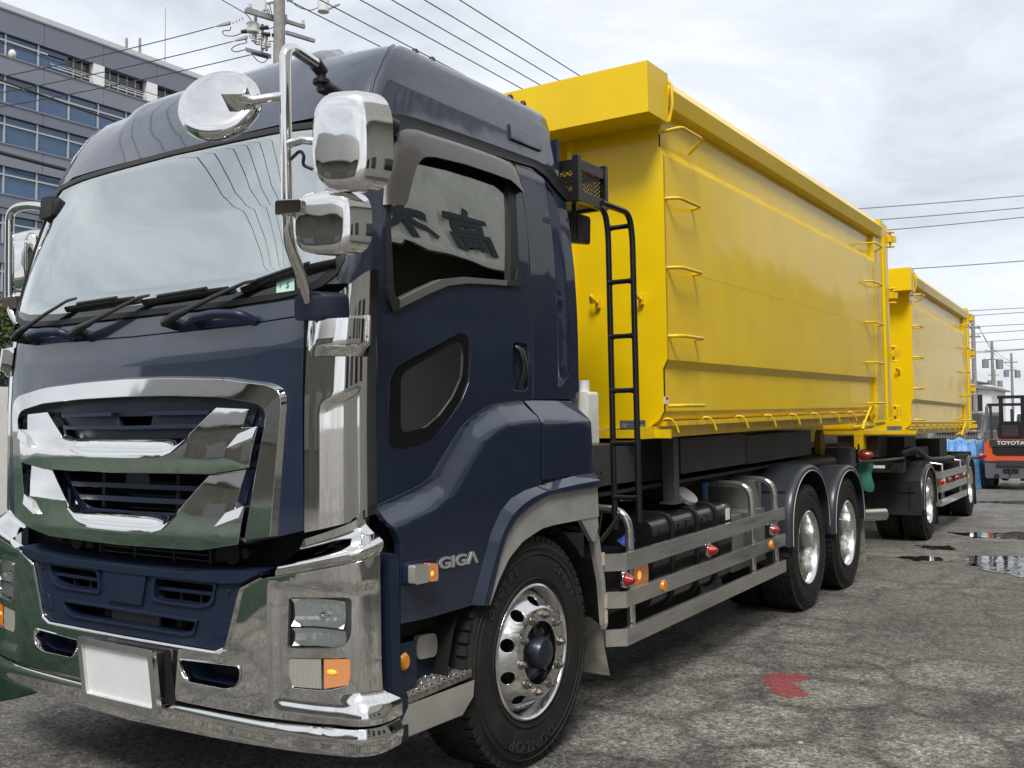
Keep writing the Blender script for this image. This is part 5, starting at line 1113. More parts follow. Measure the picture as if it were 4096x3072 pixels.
    # front wall: plate, round corner post, recessed middle
FWALL = [(-.02, 1.92), (-.046, 1.84), (-.046, 1.76), (-.02, 1.71), (-.02, .47), (-.049, .417), (-.049, .160), (-.08, .110), (-.155, .060), (-.64, .055), (-.64, 1.90)]
for mir in (False, True):
    mx_ = CW/2 if mir else None
    b = B(); b.prism(FWALL, lambda x_, z, d: Vector((x_, d, z)), -.004, .02); b.out('front_plate', YELLOW, K_, 20, mx_)
    b = B(); b.cyl((-.655, .0, .05), (-.655, .0, 1.90), .030, .030, 20); b.out('front_post', YELLOW, K_, 40, mx_)
    for xh in (-.472, -.175):
        b = B(); b.tube([(xh, 0, .84), (xh, -.05, .845), (xh-.006, -.075, .87), (xh-.015, -.075, .885), (xh-.03, -.06, .875), (xh-.03, -.05, .835)], .011, 8); b.box((xh-.012, -.03, .81), (xh+.012, -.004, .87)); b.out('wall_hook', YELLOWF, K_, 60, mx_)
b = B(); b.box((CW+.66, .06, .05), (-.66, .08, 1.92)); b.out('front_recess', YELLOW, K_)
b = B(); b.box((CW-.02, -.285, 1.890), (.022, .0, 2.19)); vis = b.out('visor', YELLOW, K_, 20)
b = B(); b.tube([(.022, .005, 1.90), (.045, .01, 2.0), (.04, .012, 2.12), (-.02, .015, 2.205)], .010, 8); b.out('visor_lip', YELLOWF, vis, 60)
b = B(); b.box((CW, -.03, .0), (-.0, -.008, .052)); b.out('front_sill', YELLOWF, K_)
b = B(); b.box((CW+.02, 5.96, .05), (-.02, 6.0, 2.1)); b.out('rear_door', YELLOW, K_)
b = B(); b.box((CW+.05, .03, .07), (-.05, 5.9, .10)); b.out('floor_plate', YELLOWF, K_)
b = B(); b.box((CW+.06, .03, 1.93), (-.06, 5.9, 1.95)); b.out('inner_top_sheet', mat('grey_green_sheet', (.10, .13, .12), .7), K_)  # added sheet inside the top, out of sight, blocks light from above
# maker's plate and warning sticker
b = B(); b.box((-.338, -.010, .060), (-.175, -.0055, .104)); mp_ = b.out('maker_plate', mat('grey_blue_plate', (.20, .23, .27), .4), K_)
pb = [(-.342, .056), (-.171, .056), (-.171, .108), (-.342, .108)]; pi_ = [(-.336, .062), (-.177, .062), (-.177, .102), (-.336, .102)]
panel('plate_border', [pb, pi_[::-1]], lambda a, c, d: Vector((a, -.0105-d, c)), INK, mp_, step=.5, thick=.001)
text_obj('plate_text', 'TAKAHASHI', mat('blue_print', (.02, .04, .16), .5), mp_, .020, (-.236, -.0115, .0915), (1, 0, 0), (0, 0, 1), .0006, 1.1, bold=.0004)
text_obj('plate_text', 'BODY', MATS['blue_print'], mp_, .020, (-.263, -.0115, .0725), (1, 0, 0), (0, 0, 1), .0006, 1.1, bold=.0004)
b = B(); b.box((-.329, -.0116, .068), (-.326, -.0112, .096)); b.box((-.329, -.0116, .094), (-.30, -.0112, .097)); b.box((-.302, -.0116, .082), (-.299, -.0112, .097)); b.box((-.329, -.0116, .067), (-.312, -.0112, .070)); b.out('plate_emblem', INK, mp_)
b = B(); b.box((-.049, .0, .205), (-.0465, .062, .25)); ws_ = b.out('warning_sticker', WHITE, K_)
b = B(); b.box((-.0468, .022, .229), (-.0460, .058, .247)); b.out('red_field', mat('red_print', (.45, .03, .02), .5), ws_)
# second container on the trailer: the same body, a little shorter
cont2 = again(cont, None)
cont2.location = (.0, 8.88, 1.405); cont2.rotation_euler = (0, 0, .016); cont2.scale = (.985, .845, .925)
tag(cont2, 'shorter yellow container riding on the trailer, far behind the truck', 'container', 'yellow containers')

# ============================================================ TRAILER
trailer = thing('trailer', 'dark two-axle full trailer with stainless side rails under the farther yellow container', 'trailer', (-.03, 8.8, 0), (0, 0, .013))
TR = trailer
for y in (1.30, 5.20):
    for g in (0, 1):
        w_ = again(d0, TR, (-.045 if g == 0 else -2.36, y, .515), (0, 0, pi*g)); w_.parent = TR
    b = B(); b.cyl((-2.2, y, .5), (-.2, y, .5), .065, .065, 12); b.out('axle', DARK, TR)
TG = mat('dark_grey_guard', (.026, .027, .029), .38, 0, .2, .2, var=.2, vscale=6)
m1 = mudguard(TR, 1.30, 1.005, .56, .43, TG, x0=-.02, x1=-.72); mudguard(TR, 5.20, 1.0, .56, .43, TG, x0=-.02, x1=-.72)
mudguard(TR, 1.30, 1.005, .56, .43, TG, x0=-1.70, x1=-2.40); mudguard(TR, 5.20, 1.0, .56, .43, TG, x0=-1.70, x1=-2.4)
b = B(); b.box((-.72, .725, .36), (-.045, .742, .80)); fl_ = b.out('guard_front', TG, TR)
b = B(); b.box((-.70, .705, .655), (-.12, .725, .668)); b.out('guard_bar', TG, fl_)
for x_ in (-.64, -.18):
    for z0, z1 in ((.66, .74), (.46, .64)):
        b = B(); b.box((x_-.012, .712, z0), (x_+.012, .725, z1)); b.out('guard_latch', BLACKP, fl_)
for y in (1.92, 5.85):
    b = B(); b.grid([[Vector((-.04, y, .55)), Vector((-.66, y, .55))], [Vector((-.04, y+.05, .14)), Vector((-.66, y+.05, .14))]]); b.out('mud_flap', BLACKP, TR)
for zt, zb in ((.865, .765), (.672, .575), (.480, .385)):
    b = B(); b.prism([(2.02, zb), (4.52, zb), (4.52, zt), (2.02, zt)], lambda y, z, d: Vector((d, y, z)), -.028, .0); b.prism([(1.86, zb+.01), (2.02, zb), (2.02, zt), (1.86, zt+.005)], lambda y, z, d: Vector((d-(2.02-y)*.3, y, z)), -.028, .0); b.out('guard_rail', STEEL, TR, 25)
for y in (2.45, 4.20):
    b = B(); b.tube([(-.05, y, .42), (-.05, y, .95), (-.5, y, 1.0)], .022, 10); b.out('guard_post', STEEL, TR)
for k, y in enumerate((2.05, 2.75, 3.45, 4.15)):
    b = B(); b.lathe([(0, .05), (.015, .048), (.03, .036), (.036, .012), (.038, 0)], 16, (-.01, y, .718), 'X'); b.out('side_marker', REDLENS, TR, 60)
b = B(); b.box((-.06, 2.15, .675), (.0, 2.42, .765)); tu_ = b.out('side_turn_signal', AMBERLIT, TR)
b = B(); b.lathe([(0, .006), (.02, .004), (.03, 0)], 12, (.0, 2.28, .72), 'X'); b.out('lit_bulb', AMBERBULB, tu_)
for g in (-.42, .42):
    b = B(); b.box((XC+g-.06, .3, .86), (XC+g+.06, 5.9, 1.08)); b.out('frame_rail', DARK, TR)
    b = B(); b.box((XC+g-.05, .1, 1.09), (XC+g+.05, 5.8, 1.24)); b.out('guide_rail', GREYD, TR)
for y0, y1, x0, x1, z0, z1 in ((.22, .75, -.95, -.45, 1.12, 1.38), (1.1, 1.9, -.9, -.30, 1.10, 1.36), (2.2, 3.2, -.8, -.35, 1.05, 1.20), (3.6, 4.3, -.7, -.25, .98, 1.30)):
    b = B(); b.box((x0, y0, z0), (x1, y1, z1)); b.out('equipment_box', mat('brown_grey_steel', (.05, .042, .040), .55, var=.3) if y0 < 2 else GREYD, TR)
b = B(); b.box((-.75, 2.35, .55), (-.18, 3.85, .80)); b.out('tool_box', mat('brown_box', (.08, .068, .055), .6, var=.3), TR)
b = B(); b.tube(fillet([(-.3, .8, 1.15), (-.25, 1.5, 1.22), (-.22, 2.4, 1.02), (-.15, 4.2, .99)], .3, 6), .035, 10); b.tube(fillet([(-.5, -.6, 1.08), (-.25, -.4, 1.10), (-.20, .5, 1.10), (-.20, .55, .97), (-.6, .6, .96)], .05, 5), .02, 8); b.out('hydraulic_pipe', GREYD, TR)
b = B(); b.tube([(XC, -1.75, .72), (XC-.35, .3, .80)], .06, 10); b.tube([(XC, -1.75, .72), (XC+.35, .3, .80)], .06, 10); b.out('drawbar', DARK, TR)
b = B(); b.box((-2.2, .35, .92), (-.18, .50, 1.05)); b.out('front_beam', DARK, TR)
b = B(); b.box((-.30, -.02, 1.02), (-.16, .02, 1.05)); b.box((-.55, -.05, .98), (-.15, -.03, 1.035)); b.out('plate_holder', BLACKP, TR)
b = B(); b.box((-.50, -.052, .99), (-.32, -.0505, 1.025)); b.out('white_plate', WHITE, TR)
b = B(); b.lathe([(0, .12), (.03, .10), (.05, .04), (.055, 0)], 16, (.02, 5.95, .97), 'X'); b.out('rear_marker', REDLENS, TR, 60)
b = B(); b.box((-.3, 5.9, .92), (.02, 5.95, .95)); b.out('marker_arm', DARK, TR)
b = B(); b.box((-2.3, 5.75, .75), (-.1, 5.95, 1.05)); b.out('rear_beam', DARK, TR)
# green canvas bag hung on the truck's rear bracket
gb = B(); N = 14; rows = []
for i in range(9):
    z = .70+.30*i/8; row = []
    for k in range(N+1):
        f = 2*pi*k/N; row.append(Vector((-.26+.17*cos(f)*(1+.08*sin(3*f+i)), 6.98+.06*sin(f)*(1+.15*cos(2*f+i)), z+.01*sin(5*f))))
    rows.append(row)
gb.grid(rows); o_ = gb.out('canvas_bag', mat('green_canvas', (.03, .17, .12), .75, bump=.004, bscale=30, var=.3), None, 60); o_.location = (0, 0, .12)
tag(o_, 'green canvas bag hanging behind the rear wheels of the truck', 'bag')
# ============================================================ GROUND DETAIL
WATER = mat('puddle_water', (.020, .020, .019), .02, 0, spec=1.0, ior=1.8, wave=.0015, wscale=9)
def blob(name, pts, z, m, n=7, rag=.06, seed=1):
    rnd = random.Random(seed); L = []
    for i in range(len(pts)):
        a = Vector(pts[i]); c = Vector(pts[(i+1) % len(pts)])
        for k in range(n):
            p = a+(c-a)*(k/n); L.append((p.x+rnd.uniform(-rag, rag), p.y+rnd.uniform(-rag, rag)))
    b = B(); b.v = [(x, y, z) for x, y in L]; b.f = [tuple(t) for t in tessellate_polygon([[Vector((x, y, 0)) for x, y in L]])]
    return b.out(name, m, None, 60)
for i, (pts, rg) in enumerate((([(.62, 8.6), (1.3, 8.9), (3.2, 8.9), (3.4, 7.5), (2.1, 6.95), (1.35, 7.0), (.95, 7.4), (.72, 7.9)], .09), ([(.0, 11.1), (.9, 11.6), (3.4, 11.9), (3.4, 10.9), (1.1, 10.7), (.3, 10.6)], .09),
                               ([(-.75, 17.1), (.4, 17.9), (3.5, 18.2), (3.5, 17.2), (.3, 16.9)], .1), ([(-.12, 9.3), (.25, 9.45), (.35, 9.1), (.1, 8.95)], .06), ([(-.1, 8.1), (.25, 8.3), (.5, 8.0), (.15, 7.85)], .06), ([(1.5, 6.2), (2.3, 6.4), (2.6, 5.95), (1.8, 5.9)], .08))):
    struct(blob('puddle', pts, .005, WATER, 9, rg, i), 'shallow rain puddle on the asphalt')
def paint_mat():
    m = bpy.data.materials.new('worn_red_paint'); m.use_nodes = True; t = m.node_tree; t.nodes.clear()
    out = _n(t, 'ShaderNodeOutputMaterial'); p = _n(t, 'ShaderNodeBsdfPrincipled'); p.inputs['Base Color'].default_value = (.34, .060, .065, 1); p.inputs['Roughness'].default_value = .6
    tr = _n(t, 'ShaderNodeBsdfTransparent'); mxn = _n(t, 'ShaderNodeMixShader'); tcn = _n(t, 'ShaderNodeTexCoord'); nz = _n(t, 'ShaderNodeTexNoise', Scale=55.0, Detail=9.0, Roughness=.8); t.links.new(tcn.outputs['Object'], nz.inputs['Vector'])
    rp = _n(t, 'ShaderNodeValToRGB'); rp.color_ramp.elements[0].position = .43; rp.color_ramp.elements[1].position = .53; t.links.new(nz.outputs[0], rp.inputs[0]); t.links.new(rp.outputs[0], mxn.inputs[0]); t.links.new(tr.outputs[0], mxn.inputs[1]); t.links.new(p.outputs[0], mxn.inputs[2]); t.links.new(mxn.outputs[0], out.inputs[0])
    return m
o_ = blob('red_paint_mark', [(.36, 2.10), (.48, 2.22), (.62, 2.20), (.60, 2.10), (.55, 1.98), (.63, 1.92), (.72, 1.80), (.66, 1.68), (.54, 1.70), (.44, 1.88)], .004, paint_mat(), 6, .02, 3)
tag(o_, 'small worn splash of red paint on the asphalt beside the truck', 'paint mark')
peb = None
STONE = mat('pale_pebble', (.40, .38, .34), .7, var=.2)
for i in range(14):
    b = None
    x = random.uniform(.25, 1.9); y = random.uniform(-1.0, 5.5)
    if peb is None:
        bb = B(); bb.lathe([(0, .010), (.008, .009), (.013, .004), (.013, -.001)], 8, (0, 0, 0), 'Z'); peb = bb.out('pebble', STONE, None, 80); c = peb
    else: c = again(peb)
    s_ = random.choice((.25, .3, .35, .4, .5, .7)); c.location = (x, y, .001); c.scale = (s_*random.uniform(.8, 1.4), s_, s_*.8); c.rotation_euler = (0, 0, random.random()*6)
    tag(c, 'tiny pale pebble lying on the asphalt right of the truck', 'pebble', 'loose pebbles on the asphalt')
peb.scale = (1.3, 1.0, .8); peb.location = (.93, .93, .002)

# ============================================================ WIRES AND POLES
CONC = mat('weathered_concrete_pole', (.27, .255, .235), .8, var=.2, vscale=6)
GALV = mat('galvanised_steel', (.30, .30, .29), .5, .5, var=.2)
PORC = mat('white_porcelain', (.66, .66, .64), .3, var=.1)
CABLE = mat('dark_cable', (.035, .036, .040), .6)
DARKC = mat('black_connector', (.02, .02, .021), .6)
def sagline(p0, p1, sag, n=18): 
    p0, p1 = Vector(p0), Vector(p1); return [p0+(p1-p0)*(k/n)+Vector((0, 0, -4*sag*(k/n)*(1-k/n))) for k in range(n+1)]
FARC = mat('hazed_far_cable', (.24, .25, .27), .7)  # far wires: the haze of distance is put into this paler grey
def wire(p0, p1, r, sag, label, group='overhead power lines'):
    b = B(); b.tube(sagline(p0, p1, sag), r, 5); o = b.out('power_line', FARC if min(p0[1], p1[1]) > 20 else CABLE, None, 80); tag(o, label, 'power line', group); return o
def pole(x, y, h, r, label, arms=(), arm_dir=(1, 0, 0), group='utility poles'):
    root = thing('utility_pole', label, 'utility pole', (x, y, 0), (0, 0, 0), group)
    b = B(); b.cyl((0, 0, 0), (0, 0, h), r, r*.72, 16); b.out('post', CONC, root, 60)
    d = Vector(arm_dir).normalized(); s_ = Vector((-d.y, d.x, 0))
    for z, w0_, w1_ in arms:
        b = B(); b.obox(d*((w1_-w0_)/2)+s_*(r+.05)+Vector((0, 0, z)), d*((w0_+w1_)/2), s_*.045, (0, 0, .045)); a = b.out('cross_arm', GALV, root)
        k = -w0_+.1
        while k < w1_:
            b = B(); b.lathe([(.02, 0), (.05, .02), (.03, .05), (.05, .07), (.03, .10), (.045, .12), (.02, .15)], 10, d*k+s_*(r+.05)+Vector((0, 0, z+.05)), 'Z'); b.out('insulator', PORC, a, 40); k += .55
    return root
# near pole, upper left, with switchgear
np_ = pole(-17.47, 14.93, 17.0, .20, 'concrete utility pole with switchgear rising behind the cab roof', arms=((13.02, .85, .95),), arm_dir=(.25, 1, 0))
d_ = Vector((.25, 1, 0)).normalized()
rt = np_
def L2(x, y, z): return Vector((x+17.47, y-14.93, z))
b = B(); b.obox(L2(-17.75, 14.70, 12.95), d_*.62, Vector((-d_.y, d_.x, 0))*.05, (0, 0, .05)); b.out('cross_arm', GALV, rt)
b = B(); b.obox(L2(-16.98, 15.25, 12.40)+Vector((.0, 0, 0)), d_*.45, Vector((-d_.y, d_.x, 0))*.045, (0, 0, .045)); b.out('cross_arm', GALV, rt)
b = B(); b.cyl(L2(-18.05, 14.5, 12.52), L2(-18.05, 14.5, 12.74), .16, .16, 20); b.cyl(L2(-18.05, 14.5, 12.74), L2(-18.05, 14.5, 12.78), .18, .15, 20); b.out('switch_case', PORC, rt, 40)
for p, q in (((-18.35, 14.35, 12.55), (-18.2, 14.45, 12.57)), ((-17.9, 14.6, 12.63), (-17.7, 14.75, 12.66)), ((-17.85, 14.65, 12.48), (-17.65, 14.75, 12.44)), ((-17.6, 14.8, 12.43), (-17.45, 14.85, 12.42))):
    b = B(); b.cyl(L2(*p), L2(*q), .05, .06, 10); b.out('connector', DARKC, rt, 50)
for i, (x, y, z) in enumerate(((-18.05, 14.52, 12.36), (-17.95, 14.6, 12.27), (-17.82, 14.68, 12.16), (-17.7, 14.76, 12.20), (-17.9, 14.62, 12.42))):
    b = B(); b.lathe([(.02, 0), (.07, .02), (.035, .06), (.07, .09), (.035, .13), (.06, .16), (.02, .2)], 12, L2(x, y, z-.1), 'Z'); b.out('insulator', PORC, rt, 40)
for x, y, z0, z1 in ((-17.85, 14.66, 12.0, 12.75), (-17.75, 14.72, 12.0, 12.5), (-18.0, 14.55, 12.2, 13.1)):
    b = B(); b.box(L2(x-.03, y-.03, z0), L2(x+.03, y+.03, z1)); b.out('bracket', GALV, rt)
b = B(); b.obox(L2(-17.95, 14.62, 11.95), d_*.35, (0, .05, 0), (0, 0, .06)); b.out('lower_arm', GALV, rt)
b = B(); b.obox(L2(-17.9, 14.65, 11.88), d_*.2, (0, .06, 0), (0, 0, .04)); b.out('cut_out', DARKC, rt)
for (x, y, z), (x2, y2, z2) in (((-18.98, 13.93, 12.69), (-18.58, 14.18, 12.80)), ((-18.55, 14.22, 12.28), (-18.2, 14.45, 12.40))):
    b = B(); A_, C_ = L2(x, y, z), L2(x2, y2, z2); dd = (C_-A_); b.tube([A_, A_+dd*.4, A_+dd*.95, C_], [.012, .06, .09, .03], 6, flat=.6); b.out('wire_cover', GALV, rt, 30)
    for k in range(4):
        q = C_+dd.normalized()*(.05+.09*k)+Vector((0, 0, .02*k)); b = B(); b.cyl(q, q+dd.normalized()*.03, .06, .03, 10); b.out('insulator', PORC, rt, 40)
for pts in ([(-18.6, 14.2, 12.70), (-18.62, 14.2, 12.6), (-18.8, 14.05, 12.58), (-18.75, 14.1, 12.45), (-18.5, 14.25, 12.42), (-18.3, 14.4, 12.55)], [(-18.25, 14.4, 12.33), (-18.2, 14.45, 12.25), (-18.5, 14.28, 12.18), (-18.62, 14.2, 12.05), (-18.5, 14.3, 11.99), (-18.2, 14.5, 12.1)], [(-18.1, 14.5, 11.93), (-17.95, 14.6, 11.7), (-17.8, 14.7, 11.66), (-17.72, 14.78, 11.85)], [(-17.68, 14.75, 13.35), (-17.6, 14.8, 12.95), (-17.5, 14.9, 12.8), (-17.6, 14.8, 12.62), (-17.9, 14.6, 12.63)], [(-17.6, 14.85, 12.42), (-17.4, 14.95, 12.40), (-17.42, 14.95, 12.28), (-17.7, 14.78, 12.26), (-18.0, 14.55, 12.6), (-18.15, 14.45, 13.0), (-19.0, 13.9, 13.6)]):
    b = B(); b.tube(fillet(pts and [L2(*p) for p in pts], .2, 6), .013, 6); b.out('jumper_cable', CABLE, rt, 70)
b = B(); b.cyl(L2(-17.75, 14.72, 13.36), L2(-17.55, 14.85, 13.40), .06, .06, 12); b.box(L2(-17.83, 14.62, 13.12), L2(-17.72, 14.72, 13.45)); b.out('top_insulator', PORC, rt, 40)
# second hanging box right of the pole (on the line)
b = B(); b.cyl(L2(-16.42, 15.57, 13.08), L2(-16.42, 15.57, 13.6), .16, .16, 18); b.tube([L2(-16.3, 15.65, 13.18), L2(-16.05, 15.82, 13.32)], .05, 8); b.out('line_box', PORC, rt, 40)
for pts in ([(-17.2, 15.1, 13.42), (-17.0, 15.2, 13.2), (-16.7, 15.4, 13.12), (-16.5, 15.5, 13.22)], [(-17.3, 15.05, 13.4), (-17.0, 15.25, 13.5), (-16.6, 15.5, 13.7)]):
    b = B(); b.tube(fillet([L2(*p) for p in pts], .2, 6), .012, 6); b.out('jumper_cable', CABLE, rt, 70)
far = lambda p, k: tuple(2.379+(p[0]-2.379)*k if i == 0 else (-3.806+(p[1]+3.806)*k if i == 1 else 1.531+(p[2]-1.531)*k) for i in range(3))
wire((-18.98, 13.93, 12.69), (-28, 6.5, 9.9), .014, .25, 'upper dark wire running from the near pole down to the left edge')
wire((-18.55, 14.22, 12.28), (-28, 6.2, 9.4), .014, .25, 'middle dark wire running from the near pole down to the left edge')
wire((-18.10, 14.55, 11.93), (-28, 6.0, 9.0), .014, .25, 'lower dark wire running from the near pole down to the left edge')
# thick bundled cables in front of the office block
for p0, p1, r, nm in (((-26, 6.0, 12.55), (-25.8, 24.0, 11.5), .035, 'thick dark cable crossing the top floor of the office block'), ((-24, 6.0, 9.5), (-24, 22, 9.35), .06, 'thickest bundled cable sagging across the middle floors of the office block'), ((-24, 6.0, 7.95), (-24, 22, 7.9), .022, 'thin looped cable crossing the lower floors of the office block'), ((-26, 5, 13.4), (-25, 26, 12.9), .012, 'thin wire above the thick cable in front of the office block')):
    wire(p0, p1, r, .25, nm)
# lines leading away above the cab, parallel to the truck
for i, x in enumerate((-11.15, -10.62, -9.97, -9.46, -8.93, -8.36)):
    wire((x+.55, -40, 10.0), (x-.9, 55, 10.0), .012, .15, '%s of the six parallel wires above the cab roof, counted from the cab' % ('first', 'second', 'third', 'fourth', 'fifth', 'sixth')[i], 'six parallel wires above the cab')
# distant lines to the right
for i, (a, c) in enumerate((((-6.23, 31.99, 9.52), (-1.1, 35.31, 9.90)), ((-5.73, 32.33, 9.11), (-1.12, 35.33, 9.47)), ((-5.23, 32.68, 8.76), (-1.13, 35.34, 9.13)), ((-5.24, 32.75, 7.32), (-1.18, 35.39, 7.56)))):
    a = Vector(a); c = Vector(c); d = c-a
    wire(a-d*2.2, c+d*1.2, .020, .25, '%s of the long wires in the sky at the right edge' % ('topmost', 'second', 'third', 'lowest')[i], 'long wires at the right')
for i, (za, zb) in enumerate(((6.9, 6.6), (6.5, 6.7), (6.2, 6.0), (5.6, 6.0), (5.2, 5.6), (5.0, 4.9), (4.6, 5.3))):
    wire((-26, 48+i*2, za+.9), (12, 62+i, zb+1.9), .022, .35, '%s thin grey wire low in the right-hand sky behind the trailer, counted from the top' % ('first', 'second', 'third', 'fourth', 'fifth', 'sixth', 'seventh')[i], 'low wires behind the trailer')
GREYP = 'utility poles far right'
P1 = pole(-6.5, 61.9, 8.15, .16, 'nearest and tallest of the thin poles beyond the trailer', arms=((7.45, .25, .55), (6.9, .25, .55)), arm_dir=(1, .6, 0), group=GREYP)
P2 = pole(-8.2, 84.7, 8.25, .15, 'second thin pole beyond the trailer, with a transformer drum', arms=((6.8, .6, .6), (7.5, .5, .5)), arm_dir=(1, .6, 0), group=GREYP)
P3 = pole(-9.2, 107.9, 8.75, .15, 'farthest right of the thin poles beyond the trailer', arms=((7.8, .6, .7), (7.0, .6, .6)), arm_dir=(1, .6, 0), group=GREYP)
P4 = pole(-12.0, 118, 7.6, .14, 'short thin pole between the two taller ones beyond the trailer', arms=((7.0, .6, .6),), arm_dir=(1, .6, 0), group=GREYP)
for P_, z in ((P2, 6.0), (P3, 6.2), (P4, 5.6)):
    b = B(); b.cyl((.5, .2, z), (.5, .2, z+.75), .28, .28, 14); b.out('transformer', GALV, P_)
    b = B(); b.cyl((-.5, -.2, z+.1), (-.5, -.2, z+.8), .26, .26, 14); b.out('transformer', GALV, P_)
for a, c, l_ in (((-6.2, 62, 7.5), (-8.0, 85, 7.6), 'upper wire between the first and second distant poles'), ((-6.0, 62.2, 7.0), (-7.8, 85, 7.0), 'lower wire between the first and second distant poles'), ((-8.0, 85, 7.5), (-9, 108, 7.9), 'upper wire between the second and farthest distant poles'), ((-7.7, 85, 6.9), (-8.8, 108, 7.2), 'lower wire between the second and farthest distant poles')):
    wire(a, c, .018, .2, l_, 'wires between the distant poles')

# ============================================================ OFFICE BLOCK
office = thing('office_building', 'tall grey office block with blue ribbon windows behind the cab', 'building', (-30, 0, 0))
CLAD = mat('grey_wall_panels', (.165, .18, .222), .6, var=.07, vscale=.7, bump=.004, bscale=14)
CLADL = mat('pale_grey_bands', (.21, .222, .262), .65, var=.06, vscale=.7)
BLUEGL = mat('blue_window_glass', (.045, .10, .20), .08, 0, .6, .02, var=.25, vscale=.35)
MULL = mat('pale_mullion', (.45, .46, .47), .4, .3)
DGLASS = mat('dark_balcony_glass', (.03, .028, .03), .15, 0, .4)
b = B(); b.box((-14, 6.0, 0), (-.35, 40.0, 15.9)); b.out('core', CLAD, office)
b = B(); b.box((-14.1, 5.8, 16.02), (.02, 40.2, 16.2)); b.out('coping', mat('pale_coping', (.52, .53, .54), .5), office)
bands = [(15.18, 14.43), (13.27, 12.80), (11.96, 11.40), (10.36, 9.68), (8.79, 8.1), (7.25, 6.55), (5.7, 5.0)]
# measured ribbons of glass between wall bands
rib = [(14.41, 15.17), (12.78, 13.72), (11.38, 12.32), (9.64, 10.58), (7.95, 8.90), (6.3, 7.25), (4.6, 5.55), (2.9, 3.85)]
edges = [0.0]+[v for a, c in sorted(rib) for v in (a, c)]+[16.02]
for i in range(0, len(edges), 2):
    z0, z1 = edges[i], edges[i+1]
    y = 6.0; 
    cuts = [6.0, 13.2, 15.61, 17.96, 20.3, 25, 30, 35, 40]
    for a, c in zip(cuts[:-1], cuts[1:]):
        b = B(); b.box((-.35, a+.008, z0+.004), (.0, c-.008, z1-.004)); b.out('wall_panel', CLAD if i == len(edges)-2 or i % 4 == 0 else CLADL, office)
    b = B(); b.box((-.33, 6, z1-.06), (.03, 40, z1-.01)); b.out('sill', CLADL, office)
pane0 = {}
for r_, (z0, z1) in enumerate(sorted(rib)):
    top = r_ == len(rib)-1
    zt = z1-(z1-z0)*.30
    ys = [6.0+1.18*k for k in range(28)]
    for a, c in zip(ys[:-1], ys[1:]):
        if top and a > 15.5: continue
        if c > 18.3 and r_ >= len(rib)-2 and not top: pass
        for q0, q1, nm in ((z0, zt, 'low'), (zt, z1, 'high')):
            key = (r_, nm)
            if key not in pane0:
                b = B(); b.box((-.16, .02, q0+.03), (-.13, 1.16, q1-.02)); pane0[key] = b.out('pane', BLUEGL, office); pane0[key].location = (0, a, 0)
            else: again(pane0[key], office, (0, a, 0))
        key = (r_, 'm')
        if key not in pane0:
            b = B(); b.box((-.16, -.025, z0), (-.06, .025, z1)); pane0[key] = b.out('mullion', MULL, office); pane0[key].location = (0, a, 0)
        else: again(pane0[key], office, (0, a, 0))
    b = B(); b.box((-.16, 6, zt-.03), (-.07, 15.8 if top else 39, zt+.03)); b.out('transom', MULL, office)
    for k in range(5):
        if r_ in (3, 4, 5):
            b = B(); b.box((-.9, 13.9+k*1.3+(r_ % 2)*.5, z1-.38), (-.86, 14.6+k*1.3+(r_ % 2)*.5, z1-.36)); 
# recessed balcony on the top floor
b = B(); b.box((-2.2, 15.85, 14.30), (-.36, 36, 14.38)); b.out('balcony_floor', CLADL, office)
for (y0, y1) in ((15.87, 17.55), (18.0, 19.86), (20.33, 23)):
    b = B(); b.box((-.30, y0, 14.42), (-.26, y1, 15.16)); b.out('balcony_glass', DGLASS, office)
    n_ = 5
    for k in range(n_+1):
        b = B(); y = y0+(y1-y0)*k/n_; b.box((-.26, y-.02, 14.42), (-.23, y+.02, 15.16)); b.out('balcony_mullion', MULL, office)
    b = B(); b.box((-.26, y0, 14.76), (-.23, y1, 14.80)); b.out('balcony_transom', MULL, office)
    b = B(); b.box((-.05, y0, 14.52), (-.03, y1, 14.55)); b.box((-.05, y0, 14.62), (-.03, y1, 14.64)); b.out('balcony_rail', PORC, office)
for y0, y1 in ((17.55, 18.0), (19.86, 20.33)):
    b = B(); b.box((-.26, y0, 14.40), (.0, y1, 15.17)); b.out('balcony_column', WHITE, office)
for y, h in ((20.9, 2.4),):
    b = B(); b.cyl((-.3, y, 16.2), (-.3, y, 16.2+h), .02, .012, 6); b.out('lightning_rod', GALV, office)
for y, h in ((19.2, .55), (19.8, .75)):
    b = B(); b.cyl((-.4, y, 16.2), (-.4, y, 16.2+h), .06, .05, 8); b.out('roof_pipe', GALV, office)
# low roof rail
for k in range(6):
    b = B(); b.cyl((-.3, 23.2+k*.5, 16.2), (-.3, 23.2+k*.5, 16.55), .015, .015, 5); b.out('roof_rail_post', GALV, office)
# security camera style lamp on a bracket
b = B(); b.lathe([(0, .10), (.12, .06), (.15, 0), (.13, -.06), (0, -.10)], 14, (4.0, 12.2, 12.9), 'Y'); o_ = b.out('cable_ball', PORC, office, 70)

